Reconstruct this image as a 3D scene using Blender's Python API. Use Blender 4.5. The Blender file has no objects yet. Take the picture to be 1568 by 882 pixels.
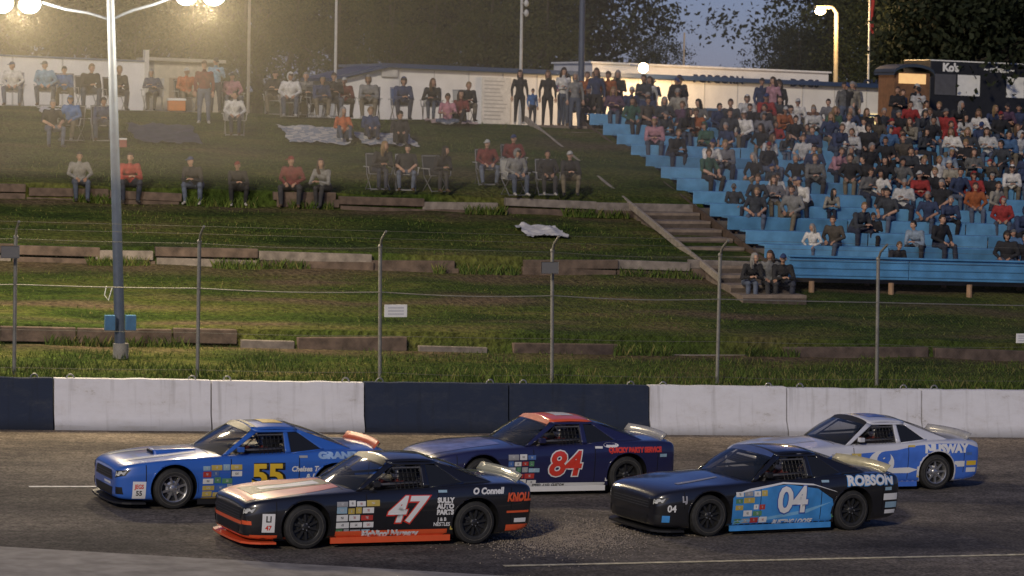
import bpy, bmesh, math, random
from math import sin, cos, pi, radians, atan
from mathutils import Vector, Matrix, noise
from mathutils.bvhtree import BVHTree
random.seed(11)
SC=bpy.context.scene
COL=SC.collection
# ---------------------------------------------------------------- camera maths
TH=radians(15); FW=Vector((sin(TH),cos(TH),0)); RT=Vector((cos(TH),-sin(TH),0)); ZZ=Vector((0,0,1))
CAM=Vector((-55*sin(TH),-55*cos(TH),6.6)); F=4356.0
PT=atan((441-143)/F); RO=0.0192
fv=FW*cos(PT)-ZZ*sin(PT); uv=FW*sin(PT)+ZZ*cos(PT)
rv=RT*cos(RO)+uv*sin(RO); uv2=uv*cos(RO)-RT*sin(RO)
def ray(px,py): return fv+rv*((px-784)/F)-uv2*((py-441)/F)
PROF=[(-3000,0),(0.3,0),(0.4,.62),(2,.85),(5.6,1.12),(5.75,1.5),(12.4,2.4),(12.55,2.8),(18.3,3.6),(18.45,4.0),(23,4.95),(27,5.7),(29,5.85),(33,5.75),(40,5.3),(4000,5.3)]
def tilt(x):
    return -0.02*max(-40,min(40,x))
def prof(y):
    for (a,za),(b,zb) in zip(PROF,PROF[1:]):
        if y<=b: return za+(zb-za)*(y-a)/(b-a)
    return 5.3
def gz(x,y): return prof(y)+tilt(x)
def hity(px,py,y):
    d=ray(px,py); t=(y-CAM.y)/d.y
    return CAM+d*t
def hit(px,py,ymin=-1000):
    d=ray(px,py); t=20
    while t<140:
        p=CAM+d*t
        if p.y>30: break
        if p.y>ymin and p.z<=gz(p.x,p.y): 
            return Vector((p.x,p.y,gz(p.x,p.y)))
        t+=.04
    p=hity(px,py,29.0+random.uniform(-1.2,1.2)); return Vector((p.x,p.y,gz(p.x,p.y)))
def hitz(px,py,z):
    d=ray(px,py); t=(z-CAM.z)/d.z
    return CAM+d*t
def at(px,py,D):
    return CAM+ray(px,py)*D
def topx(p):
    q=p-CAM; k=q.dot(fv); return (784+F*q.dot(rv)/k, 441-F*q.dot(uv2)/k)

# ---------------------------------------------------------------- materials
def newmat(name):
    m=bpy.data.materials.new(name); m.use_nodes=True
    nt=m.node_tree; b=nt.nodes['Principled BSDF']; return m,nt,b
MC={}
def M(name,col,rough=.6,metal=0,coat=0,noisy=.15,scale=6,emis=None,alpha=None,bump=0,spec=None):
    if name in MC: return MC[name]
    m,nt,b=newmat(name)
    N=nt.nodes; Lk=nt.links
    if noisy>0:
        tc=N.new('ShaderNodeTexCoord'); no=N.new('ShaderNodeTexNoise'); no.inputs['Scale'].default_value=scale; no.inputs['Detail'].default_value=6
        Lk.new(tc.outputs['Object'],no.inputs['Vector'])
        r=N.new('ShaderNodeValToRGB'); e=r.color_ramp.elements
        e[0].position=.3;e[1].position=.72
        e[0].color=(*[c*(1-noisy) for c in col],1); e[1].color=(*[min(1,c*(1+noisy)) for c in col],1)
        Lk.new(no.outputs['Fac'],r.inputs['Fac']); Lk.new(r.outputs['Color'],b.inputs['Base Color'])
        if bump:
            bp=N.new('ShaderNodeBump'); bp.inputs['Strength'].default_value=bump; bp.inputs['Distance'].default_value=.03
            Lk.new(no.outputs['Fac'],bp.inputs['Height']); Lk.new(bp.outputs['Normal'],b.inputs['Normal'])
    else: b.inputs['Base Color'].default_value=(*col,1)
    b.inputs['Roughness'].default_value=rough; b.inputs['Metallic'].default_value=metal
    b.inputs['Coat Weight'].default_value=coat; b.inputs['Coat Roughness'].default_value=.06
    if emis:
        b.inputs['Emission Color'].default_value=(*emis[0],1); b.inputs['Emission Strength'].default_value=emis[1]
    if alpha is not None: b.inputs['Alpha'].default_value=alpha
    if spec is not None: b.inputs['Specular IOR Level'].default_value=spec
    MC[name]=m; return m
def ramp(N,stops,interp='LINEAR'):
    r=N.new('ShaderNodeValToRGB'); r.color_ramp.interpolation=interp
    el=r.color_ramp.elements
    while len(el)>1: el.remove(el[-1])
    el[0].position=stops[0][0]; el[0].color=(*stops[0][1],1)
    for p,c in stops[1:]:
        e=el.new(p); e.color=(*c,1)
    return r

# ---------------------------------------------------------------- mesh builder
class MB:
    def __init__(s): s.v=[];s.f=[];s.m=[];s.mats=[]
    def mi(s,mat):
        if mat not in s.mats: s.mats.append(mat)
        return s.mats.index(mat)
    def add(s,vs,fs,mat):
        o=len(s.v); s.v+= [tuple(v) for v in vs]; k=s.mi(mat)
        for f in fs: s.f.append([i+o for i in f]); s.m.append(k)
    def box(s,c,size,mat,R=None):
        c=Vector(c); h=Vector(size)/2
        vs=[Vector((x*h.x,y*h.y,z*h.z)) for x in(-1,1) for y in(-1,1) for z in(-1,1)]
        if R is not None: vs=[R@v for v in vs]
        s.add([c+v for v in vs],[(0,1,3,2),(4,6,7,5),(0,4,5,1),(2,3,7,6),(0,2,6,4),(1,5,7,3)],mat)
    def tube(s,pts,rad,mat,seg=8,flat=1.0,ref=None,cap=True):
        pts=[Vector(p) for p in pts]; n=len(pts)
        if not hasattr(rad,'__len__'): rad=[rad]*n
        vs=[]
        for i,p in enumerate(pts):
            t=(pts[min(i+1,n-1)]-pts[max(i-1,0)]).normalized()
            r=Vector(ref) if ref else (Vector((1,0,0)) if abs(t.x)<.85 else Vector((0,0,1)))
            a=(r-t*r.dot(t)).normalized(); b=t.cross(a)
            rr=rad[i]; rx,ry=(rr if hasattr(rr,'__len__') else (rr,rr*flat))
            for k in range(seg):
                w=2*pi*k/seg; vs.append(p+a*(rx*cos(w))+b*(ry*sin(w)))
        fs=[]
        for i in range(n-1):
            for k in range(seg):
                k2=(k+1)%seg; fs.append((i*seg+k,i*seg+k2,(i+1)*seg+k2,(i+1)*seg+k))
        if cap: fs.append(tuple(range(seg))[::-1]); fs.append(tuple((n-1)*seg+k for k in range(seg)))
        s.add(vs,fs,mat)
    def sphere(s,c,r,mat,nu=14,nv=10,fn=None,keep=None):
        c=Vector(c); 
        if not hasattr(r,'__len__'): r=(r,r,r)
        vs=[];fs=[]
        for j in range(nv+1):
            ph=pi*j/nv
            for i in range(nu):
                th=2*pi*i/nu
                u=Vector((sin(ph)*cos(th),sin(ph)*sin(th),cos(ph)))
                p=Vector((u.x*r[0],u.y*r[1],u.z*r[2]))
                if fn: p=fn(p,u)
                vs.append(c+p)
        for j in range(nv):
            for i in range(nu):
                q=(j*nu+i,(j+1)*nu+i,(j+1)*nu+(i+1)%nu,j*nu+(i+1)%nu)
                if keep:
                    cc=sum((Vector(vs[k]) for k in q),Vector())/4-c
                    if not keep(cc): continue
                fs.append(q)
        s.add(vs,fs,mat)
    def patch(s,c00,c10,c11,c01,nu,nv,mat,bul=None):
        c00,c10,c11,c01=map(Vector,(c00,c10,c11,c01)); vs=[];fs=[]
        for i in range(nu+1):
            u=i/nu
            for j in range(nv+1):
                v=j/nv
                p=c00*(1-u)*(1-v)+c10*u*(1-v)+c11*u*v+c01*(1-u)*v
                if bul: p=p+Vector(bul(u,v))
                vs.append(p)
        for i in range(nu):
            for j in range(nv):
                a=i*(nv+1)+j; fs.append((a,a+nv+1,a+nv+2,a+1))
        s.add(vs,fs,mat)
    def lathe_y(s,profile,mat,seg=28,c=(0,0,0)):
        vs=[];fs=[];n=len(profile)
        for k in range(seg):
            w=2*pi*k/seg
            for (y,r) in profile: vs.append((c[0]+r*cos(w),c[1]+y,c[2]+r*sin(w)))
        for k in range(seg):
            k2=(k+1)%seg
            for i in range(n-1): fs.append((k*n+i,k*n+i+1,k2*n+i+1,k2*n+i))
        s.add(vs,fs,mat)
    def mesh(s,name,smooth=None):
        me=bpy.data.meshes.new(name); me.from_pydata(s.v,[],s.f)
        for m in s.mats: me.materials.append(m)
        me.polygons.foreach_set('material_index',s.m)
        me.update()
        if smooth is not None:
            me.polygons.foreach_set('use_smooth',[True]*len(me.polygons))
            if smooth>0: me.set_sharp_from_angle(angle=radians(smooth))
        return me
    def obj(s,name,parent=None,smooth=None,loc=None,bevel=0):
        ob=bpy.data.objects.new(name,s.mesh(name,smooth)); COL.objects.link(ob)
        if parent: ob.parent=parent
        if loc is not None: ob.location=loc
        if bevel:
            b=ob.modifiers.new('bevel','BEVEL'); b.width=bevel; b.segments=2; b.limit_method='ANGLE'
        return ob
def empty(name,loc=(0,0,0),R=None):
    e=bpy.data.objects.new(name,None); COL.objects.link(e); e.empty_display_size=.2
    if R is not None: e.matrix_world=Matrix.Translation(Vector(loc))@R.to_4x4()
    else: e.location=loc
    return e
def evalmesh(ob):
    bpy.context.view_layer.update()
    dg=bpy.context.evaluated_depsgraph_get()
    return bpy.data.meshes.new_from_object(ob.evaluated_get(dg))
TCACHE={}
def text_geo(s,size,off=0,shear=0,space=1.0,ax='CENTER'):
    key=(s,size,off,shear,space,ax)
    if key in TCACHE: return TCACHE[key]
    cu=bpy.data.curves.new('t','FONT'); cu.body=s; cu.size=size; cu.offset=off; cu.shear=shear
    cu.space_character=space; cu.align_x=ax; cu.align_y='CENTER'; cu.resolution_u=3
    ob=bpy.data.objects.new('t',cu); COL.objects.link(ob)
    me=evalmesh(ob); vs=[(v.co.x,v.co.y) for v in me.vertices]; fs=[tuple(p.vertices) for p in me.polygons]
    bpy.data.objects.remove(ob); bpy.data.meshes.remove(me)
    TCACHE[key]=(vs,fs); return vs,fs

# ---------------------------------------------------------------- world / lights / camera
w=bpy.data.worlds.new("World"); SC.world=w; w.use_nodes=True
nt=w.node_tree; bg=nt.nodes['Background']; sk=nt.nodes.new('ShaderNodeTexSky'); sk.sky_type='NISHITA'
sk.sun_disc=False
SUN_EL=radians(26); SUN_AZ=radians(212) # direction to the sun measured clockwise from +Y
sk.sun_elevation=SUN_EL; sk.sun_rotation=SUN_AZ; sk.ozone_density=5.0; sk.dust_density=.3
tn=nt.nodes.new('ShaderNodeMixRGB'); tn.blend_type='MULTIPLY'; tn.inputs[0].default_value=1; tn.inputs[2].default_value=(.62,.62,1.0,1)
nt.links.new(sk.outputs['Color'],tn.inputs[1]); nt.links.new(tn.outputs['Color'],bg.inputs['Color']); bg.inputs['Strength'].default_value=.052
sd=Vector((sin(SUN_AZ)*cos(SUN_EL),cos(SUN_AZ)*cos(SUN_EL),sin(SUN_EL)))
sl=bpy.data.lights.new('sun','SUN'); sl.energy=1.65; sl.angle=radians(5); sl.color=(1,.87,.68)
so=bpy.data.objects.new('sun',sl); COL.objects.link(so); so.rotation_euler=sd.to_track_quat('Z','Y').to_euler()
cd=bpy.data.cameras.new('camera'); cd.lens=F/1568*36; cd.sensor_width=36; cd.clip_end=3000; cd.clip_start=.5
cd.dof.use_dof=True; cd.dof.focus_distance=43.5; cd.dof.aperture_fstop=3.5
co=bpy.data.objects.new('camera',cd); COL.objects.link(co)
mt=Matrix((( rv.x,uv2.x,-fv.x,CAM.x),(rv.y,uv2.y,-fv.y,CAM.y),(rv.z,uv2.z,-fv.z,CAM.z),(0,0,0,1)))
co.matrix_world=mt; SC.camera=co
SC.view_settings.view_transform='Standard'

# ---------------------------------------------------------------- ground
def soil(x,y):
    s=0
    for e,wd in ((5.45,.5),(12.2,.7),(18.1,.6)):
        if e-2*wd<y<e+.12: s=max(s,1-abs(y-e)/(2*wd))
    if 6.0<y<6.6 or 12.6<y<13.1: s=max(s,.35)
    n=noise.noise(Vector((x*.45,y*.9,7)))+.5*noise.noise(Vector((x*1.7,y*2.5,1)))
    s=s*(.75+1.1*n)
    if 6<y<12 : s+=max(0,noise.noise(Vector((x*.25,y*1.2,13)))-.12)*2.2
    if y>19: s+=max(0,noise.noise(Vector((x*.3,y*.5,23)))-.2)*1.6
    return max(0,min(1,s))
def mat_grass():
    m,nt,b=newmat('grass_ground'); N=nt.nodes; L=nt.links
    tc=N.new('ShaderNodeTexCoord')
    n1=N.new('ShaderNodeTexNoise'); n1.inputs['Scale'].default_value=.6; n1.inputs['Detail'].default_value=6
    n2=N.new('ShaderNodeTexNoise'); n2.inputs['Scale'].default_value=9; n2.inputs['Detail'].default_value=8
    mp=N.new('ShaderNodeMapping'); mp.inputs['Scale'].default_value=(.5,1.8,1)
    L.new(tc.outputs['Object'],mp.inputs['Vector']); L.new(mp.outputs['Vector'],n1.inputs['Vector']); L.new(tc.outputs['Object'],n2.inputs['Vector'])
    r1=ramp(N,[(.3,(.022,.038,.008)),(.45,(.045,.07,.013)),(.58,(.085,.095,.024)),(.75,(.13,.105,.05))])
    r2=ramp(N,[(.3,(.4,.4,.4)),(.7,(1.35,1.35,1.35))])
    at_=N.new('ShaderNodeAttribute'); at_.attribute_name='soil'
    ms=N.new('ShaderNodeMixRGB'); ms.inputs[2].default_value=(.115,.085,.055,1)
    L.new(at_.outputs['Fac'],ms.inputs[0]); L.new(r1.outputs['Color'],ms.inputs[1])
    mx=N.new('ShaderNodeMixRGB'); mx.blend_type='MULTIPLY'; mx.inputs[0].default_value=1
    L.new(n1.outputs['Fac'],r1.inputs['Fac']); L.new(n2.outputs['Fac'],r2.inputs['Fac'])
    L.new(ms.outputs['Color'],mx.inputs[1]); L.new(r2.outputs['Color'],mx.inputs[2]); L.new(mx.outputs['Color'],b.inputs['Base Color'])
    b.inputs['Roughness'].default_value=.95; b.inputs['Specular IOR Level'].default_value=.1
    bp=N.new('ShaderNodeBump'); bp.inputs['Strength'].default_value=.9; bp.inputs['Distance'].default_value=.1
    L.new(n2.outputs['Fac'],bp.inputs['Height']); L.new(bp.outputs['Normal'],b.inputs['Normal'])
    return m
def frange(a,b,s):
    r=[];x=a
    while x<b-1e-6: r.append(x); x+=s
    return r+[b]
mb=MB(); MG=mat_grass()
xs=[-1500,-600,-200,-90,-60]+frange(-40,-16,1)+frange(-15.7,16,.3)+frange(17,40,1)+[60,90,200,600,1500]
ys=[-1500,-400,-120,-60,-30,-10,-.2,.3,.4]+frange(.7,5.6,.25)+[5.75]+frange(6.0,12.4,.3)+[12.55]+frange(12.9,18.3,.3)+[18.45]+frange(18.8,33,.4)+[36,40,50,80,160,400,1500]
vs=[];fs=[];sv_=[]
for y in ys:
    for x in xs:
        z=gz(x,y)
        if y>1 and y<33: z+=.07*noise.noise(Vector((x*.5,y*.7,3)))-.02
        if y<0: z-=.02
        if x>10.2 and 12<y<29: z-=.35
        vs.append((x,y,z)); sv_.append(soil(x,y) if .5<y<29 else 0)
nx=len(xs)
for j in range(len(ys)-1):
    for i in range(nx-1): fs.append((j*nx+i,j*nx+i+1,(j+1)*nx+i+1,(j+1)*nx+i))
mb.add(vs,fs,MG); gob=mb.obj('ground',smooth=40)
at_=gob.data.attributes.new('soil','FLOAT','POINT'); at_.data.foreach_set('value',sv_)
# race track sheet
def mat_track():
    m,nt,b=newmat('asphalt'); N=nt.nodes; L=nt.links
    tc=N.new('ShaderNodeTexCoord')
    def nz(scale,sc,det=6):
        mp=N.new('ShaderNodeMapping'); mp.inputs['Scale'].default_value=sc; n=N.new('ShaderNodeTexNoise'); n.inputs['Scale'].default_value=scale; n.inputs['Detail'].default_value=det
        L.new(tc.outputs['Object'],mp.inputs['Vector']); L.new(mp.outputs['Vector'],n.inputs['Vector']); return n
    a=nz(1,(.10,.9,1)); c=nz(22,(1,1,1),6); d=nz(.3,(1,1.6,1)); e=nz(5,(1,1,1),6)
    ra=ramp(N,[(.25,(.075,.068,.062)),(.5,(.125,.112,.10)),(.75,(.18,.16,.138))])
    rc=ramp(N,[(.3,(.35,.35,.35)),(.7,(1.7,1.7,1.7))]); rd=ramp(N,[(.35,(.68,.67,.66)),(.65,(1.35,1.3,1.2))]); re=ramp(N,[(.3,(.7,.7,.7)),(.7,(1.3,1.3,1.3))])
    L.new(a.outputs['Fac'],ra.inputs['Fac']); L.new(c.outputs['Fac'],rc.inputs['Fac']); L.new(d.outputs['Fac'],rd.inputs['Fac']); L.new(e.outputs['Fac'],re.inputs['Fac'])
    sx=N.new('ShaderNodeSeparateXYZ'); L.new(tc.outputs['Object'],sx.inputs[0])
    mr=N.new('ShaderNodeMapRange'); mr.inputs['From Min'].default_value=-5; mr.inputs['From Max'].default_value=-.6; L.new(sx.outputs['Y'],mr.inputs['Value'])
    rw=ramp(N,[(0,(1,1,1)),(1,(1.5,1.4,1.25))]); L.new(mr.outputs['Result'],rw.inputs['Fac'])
    cur=ra
    for r in (rc,rd,re,rw):
        mx=N.new('ShaderNodeMixRGB'); mx.blend_type='MULTIPLY'; mx.inputs[0].default_value=1
        L.new(cur.outputs['Color'],mx.inputs[1]); L.new(r.outputs['Color'],mx.inputs[2]); cur=mx
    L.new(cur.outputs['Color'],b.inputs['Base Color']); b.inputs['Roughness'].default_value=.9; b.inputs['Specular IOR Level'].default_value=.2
    bp=N.new('ShaderNodeBump'); bp.inputs['Strength'].default_value=.8; bp.inputs['Distance'].default_value=.02
    L.new(c.outputs['Fac'],bp.inputs['Height']); L.new(bp.outputs['Normal'],b.inputs['Normal'])
    return m
def sheet(name,pts,dz,mat,n=1,parent=None):
    mb=MB(); P=[Vector(p) for p in pts]
    P=[Vector((p.x,p.y,tilt(p.x)+dz)) for p in P]
    mb.patch(P[0],P[1],P[2],P[3],n,1,mat); return mb.obj(name,parent)
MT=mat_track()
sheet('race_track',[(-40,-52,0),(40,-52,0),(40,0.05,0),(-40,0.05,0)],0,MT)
a=hit(800,866);b_=hit(1568,849)
dv=(b_-a).normalized(); nn=Vector((dv.y,-dv.x,0))
if nn.y>0: nn=-nn
MLW=M('line_paint',(.72,.62,.40),.7,noisy=.45,scale=9)
MLW2=M('line_paint_white',(.7,.69,.66),.7,noisy=.3,scale=9)
MAP=M('apron_concrete',(.34,.31,.265),.9,noisy=.3,scale=3,bump=.4)
A=a-dv*0.3;B=a+dv*30
sheet('painted_line',[A,B,B+nn*.12,A+nn*.12],.008,MLW)
p1=hit(45,747);p2=hit(141,747); dd=(p2-p1).normalized(); n2=Vector((-dd.y,dd.x,0))
sheet('painted_line',[p1,p1+dd*3,p1+dd*3+n2*.14,p1+n2*.14],.008,MLW2)
q1=hit(-60,834);q2=hit(420,862)
dq=(q2-q1).normalized()
sheet('apron_pavement',[q1-dq*20+Vector((0,-12,0)),q2+dq*14+Vector((0,-12,0)),q2+dq*14,q1-dq*20],.004,MAP)
# pale stones standing in for the lit patch between the two nearest cars
rg=random.Random(3); vs=[];fs=[]
for i in range(5200):
    px=rg.gauss(865,62); py=rg.gauss(822,13)
    d=ray(px,py); t=(0-CAM.z)/d.z; p=CAM+d*t
    for _ in range(2): t=(tilt(p.x)-CAM.z)/d.z; p=CAM+d*t
    s=rg.uniform(.008,.02); o=len(vs)
    for q in range(3):
        a_=2*pi*q/3+rg.random(); vs.append((p.x+s*cos(a_),p.y+s*sin(a_),p.z+.003))
    vs.append((p.x,p.y,p.z+s*1.1)); fs+=[(o,o+1,o+3),(o+1,o+2,o+3),(o+2,o,o+3)]
mb=MB(); mb.add(vs,fs,M('lit_patch_pale',(.28,.235,.19),.9,noisy=.3)); mb.obj('lit_patch_stones')

# ---------------------------------------------------------------- concrete barrier wall
def mat_wall(name,col,dirt):
    m,nt,b=newmat(name); N=nt.nodes; L=nt.links; tc=N.new('ShaderNodeTexCoord')
    mp=N.new('ShaderNodeMapping'); mp.inputs['Scale'].default_value=(.8,1,1.6); n=N.new('ShaderNodeTexNoise'); n.inputs['Scale'].default_value=1.8; n.inputs['Detail'].default_value=10;n.inputs['Roughness'].default_value=.78
    L.new(tc.outputs['Object'],mp.inputs['Vector']); L.new(mp.outputs['Vector'],n.inputs['Vector'])
    r=ramp(N,[(.30,dirt),(.40,tuple(.78*c+.22*d for c,d in zip(col,dirt))),(.5,tuple(.95*c for c in col)),(.8,tuple(min(1,c*1.05) for c in col))])
    L.new(n.outputs['Fac'],r.inputs['Fac'])
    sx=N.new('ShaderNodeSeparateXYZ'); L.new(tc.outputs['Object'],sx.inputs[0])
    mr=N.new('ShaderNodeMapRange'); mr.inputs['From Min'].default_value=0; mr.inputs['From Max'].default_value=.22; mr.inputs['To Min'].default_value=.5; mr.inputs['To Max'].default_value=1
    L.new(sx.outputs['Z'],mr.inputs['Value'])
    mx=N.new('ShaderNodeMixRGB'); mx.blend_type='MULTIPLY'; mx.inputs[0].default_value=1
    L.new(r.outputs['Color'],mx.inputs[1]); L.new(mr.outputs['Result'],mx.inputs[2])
    mp2=N.new('ShaderNodeMapping'); mp2.inputs['Scale'].default_value=(7,1,.5); ns=N.new('ShaderNodeTexNoise'); ns.inputs['Scale'].default_value=1; ns.inputs['Detail'].default_value=6
    L.new(tc.outputs['Object'],mp2.inputs['Vector']); L.new(mp2.outputs['Vector'],ns.inputs['Vector']); rs_=ramp(N,[(.3,(.7,.69,.67)),(.45,(1,1,1))]); L.new(ns.outputs['Fac'],rs_.inputs['Fac'])
    m3=N.new('ShaderNodeMixRGB'); m3.blend_type='MULTIPLY'; m3.inputs[0].default_value=.8; L.new(mx.outputs['Color'],m3.inputs[1]); L.new(rs_.outputs['Color'],m3.inputs[2])
    L.new(m3.outputs['Color'],b.inputs['Base Color'])
    b.inputs['Roughness'].default_value=.8
    bp=N.new('ShaderNodeBump'); bp.inputs['Strength'].default_value=.6; bp.inputs['Distance'].default_value=.03
    L.new(n.outputs['Fac'],bp.inputs['Height']); L.new(bp.outputs['Normal'],b.inputs['Normal'])
    return m
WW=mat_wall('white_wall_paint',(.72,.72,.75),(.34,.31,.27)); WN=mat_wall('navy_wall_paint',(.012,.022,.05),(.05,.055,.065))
MSteel=M('galvanised_steel',(.30,.30,.31),.5,.7,noisy=.15)
def wallx(px): return hity(px,620,0).x
segs=[]
def seg(p0,p1,c,n):
    x0,x1=wallx(p0),wallx(p1)
    for i in range(n): segs.append((x0+(x1-x0)*i/n,x0+(x1-x0)*(i+1)/n,c))
seg(-1200,-130,'w',4); seg(-130,83,'n',1); seg(83,560,'w',2); seg(560,997,'n',2); seg(997,1208,'w',1); seg(1208,1415,'w',1); seg(1415,1640,'w',1); seg(1640,2600,'w',3)
wall=empty('concrete_barrier_wall')
WH=.95
for i,(x0,x1,c) in enumerate(segs):
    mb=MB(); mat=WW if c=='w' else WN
    secn=[(-.02,0),(-.02,.09),(.10,.30),(.14,.90),(.16,WH),(.36,WH),(.38,.9),(.40,0)]
    g=.014; n=16; vs=[];fs=[]
    dzr=random.uniform(-.015,.015)
    for k in range(n+1):
        x=x0+g+(x1-x0-2*g)*k/n
        for (y,z) in secn: vs.append((x,y+.006*noise.noise(Vector((x*2,z*3,i))),z+(tilt(x)-tilt((x0+x1)/2))+(dzr+.02*noise.noise(Vector((x*2.3,0,i))) if z>.85 else 0)))
    m=len(secn)
    for k in range(n):
        for j in range(m-1): fs.append((k*m+j,(k+1)*m+j,(k+1)*m+j+1,k*m+j+1))
    fs.append(tuple(range(m))); fs.append(tuple(n*m+j for j in range(m))[::-1])
    mb.add(vs,fs,mat)
    ob=mb.obj('barrier_segment',wall,smooth=30,loc=(0,0,tilt((x0+x1)/2)))
    mb=MB()
    for xx in (x0+.32,x1-.35):
        pts=[(xx+.07*cos(a),.26,WH-.01+.085*sin(a)+tilt(xx)) for a in [pi*t/8 for t in range(9)]]
        mb.tube(pts,.015,MSteel,6)
    mb.obj('lifting_loop',wall,smooth=60)

# ---------------------------------------------------------------- catch fence
fence=empty('catch_fence')
FY=2.0
mb=MB(); MFP=M('fence_steel',(.21,.205,.19),.6,.3,noisy=.2)
fx=[hity(p,500,FY).x for p in (22,303,583,847,1100,1345)]
st=fx[1]-fx[0]; fx=[fx[0]-st*3,fx[0]-st*2,fx[0]-st]+fx+[fx[-1]+3.55*k for k in (1,2,3,4)]
FH=2.62
for x in fx:
    z=gz(x,FY)-.2
    lx=random.uniform(-.05,.05)
    mb.tube([(x,FY,z),(x+lx,FY,z+.2+FH)],.037,MFP,10)
    mb.tube([(x+lx,FY,z+.2+FH),(x+lx,FY-.12,z+.2+FH+.16),(x+lx+.02,FY-.42,z+.2+FH+.33)],.026,MFP,8)
    mb.sphere((x+lx,FY,z+.2+FH+.01),.05,MFP,8,6)
mb.obj('post',fence,smooth=50)
mb=MB(); MW=M('fence_wire',(.13,.125,.11),.7,.2,noisy=0)
for x0,x1 in zip(fx,fx[1:]):
    for h,r in ((1.72,.011),(.12,.004),(FH-.02,.004),(.85,.004)):
        n=8; sg=random.uniform(.0,.05)
        mb.tube([(x0+(x1-x0)*k/n,FY-.03,gz(x0+(x1-x0)*k/n,FY)+h-sg*sin(pi*k/n)) for k in range(n+1)],r,MW if r<.01 else MFP,5)
    for dy,h in ((-.15,FH+.17),(-.42,FH+.33)):
        mb.tube([(x0,FY+dy,gz(x0,FY)+h),(x1,FY+dy,gz(x1,FY)+h)],.003,MW,4)
mb.obj('rails_and_cables',fence,smooth=50)
mb=MB()
xa,xb=fx[0],fx[-1]; s_=.075; x=xa-FH
while x<xb:
    for sg in (1,-1):
        X0,X1=(x,x+FH) if sg==1 else (x+FH,x)
        za=gz((X0+X1)/2,FY)
        dx=(X1-X0); L_=math.hypot(dx,FH); ox=.0009*FH/L_*1.4
        mb.add([(X0-ox,FY-.05,za),(X0+ox,FY-.05,za),(X1+ox,FY-.05,za+FH),(X1-ox,FY-.05,za+FH)],[(0,1,2,3)],MW)
    x+=s_
mb.obj('chain_link_mesh',fence)
MWH=M('white_panel',(.72,.72,.7),.6,noisy=.06)
def fence_sign(px,py,wd,ht):
    p=hity(px,py,FY-.08); e=empty('fence_sign',p)
    mb=MB(); mb.box((0,0,0),(wd,.02,ht),MWH); mb.obj('panel',e,bevel=.004)
    mb=MB()
    for k in range(3): mb.box((0,-.012,ht*(.25-.25*k)),(wd*.7,.003,.03),M('sign_ink',(.5,.5,.52),.6,noisy=0))
    mb.obj('lettering',e)
fence_sign(606,476,.46,.25); fence_sign(1566,518,.3,.2)
for px,py in ((14,385),(838,409)):
    p=hity(px,py,FY-.1); e=empty('track_loudspeaker',p); mb=MB()
    mb.patch((-.17,-.2,-.11),(.17,-.2,-.11),(.17,-.2,.11),(-.17,-.2,.11),1,1,M('spk_dark',(.14,.14,.14),.7,noisy=0))
    mb.add([(-.18,-.2,-.12),(.18,-.2,-.12),(.18,-.2,.12),(-.18,-.2,.12),(-.07,.05,-.06),(.07,.05,-.06),(.07,.05,.06),(-.07,.05,.06)],[(0,1,5,4),(1,2,6,5),(2,3,7,6),(3,0,4,7),(4,5,6,7)],M('spk_grey',(.35,.35,.34),.6))
    mb.tube([(0,.05,-.02),(.05,.12,-.02)],.02,MFP); mb.obj('horn',e)

# ---------------------------------------------------------------- retaining timbers
MWd=M('weathered_timber',(.10,.072,.058),.9,noisy=.5,scale=4,bump=.5); MWd2=M('concrete_kerb',(.19,.165,.15),.9,noisy=.35,scale=5,bump=.5)
def ties(y,z0,z1,x0,x1,skip):
    par=empty('timber_retaining_wall'); mb=MB(); x=x0; 
    while x<x1:
        l=random.uniform(1.3,3.0)
        if random.random()>skip:
            nl=2 if z1-z0>.3 else 1
            sink=random.uniform(-.16,.0)
            for k in range(nl):
                h=(z1-z0)/nl
                zc=z0+h*(k+.5)+tilt(x+l/2)+random.uniform(-.03,.02)+sink
                R=Matrix.Rotation(random.uniform(-.025,.025)+.02,3,'Y')@Matrix.Rotation(random.uniform(-.02,.02),3,'Z')
                mb.box((x+l/2+random.uniform(-.1,.1)*k,y-.02+random.uniform(-.04,.03),zc),(l-.03,.2,h*.93),MWd if random.random()<.8 else MWd2,R)
        x+=l
    mb.obj('timbers',par,bevel=.015)
ties(12.46,2.36,2.82,-24,7.9,.05); ties(18.36,3.58,4.02,-24,7.9,.04)
par=empty('timber_retaining_wall'); mb=MB()
for (a_,c_,py,mt_) in ((-200,-5,0,0),(0,115,0,0),(118,262,0,0),(265,362,0,0),(368,450,-.1,1),(455,622,-.12,0),(640,745,-.16,1),(785,945,-.14,0),(958,1165,-.22,1),(1200,1420,-.12,0),(1430,1600,-.12,0)):
    x0=hity(a_,505,5.62).x; x1=hity(c_,505,5.62).x; h=.30 if mt_==0 else .2
    mb.box(((x0+x1)/2,5.62,1.14+h/2+py+tilt((x0+x1)/2)+random.uniform(-.02,.04)),(x1-x0,.22,h),MWd2 if mt_ else MWd,Matrix.Rotation(.02+random.uniform(-.02,.02),3,'Y'))
mb.obj('timbers',par,bevel=.015)

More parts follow.
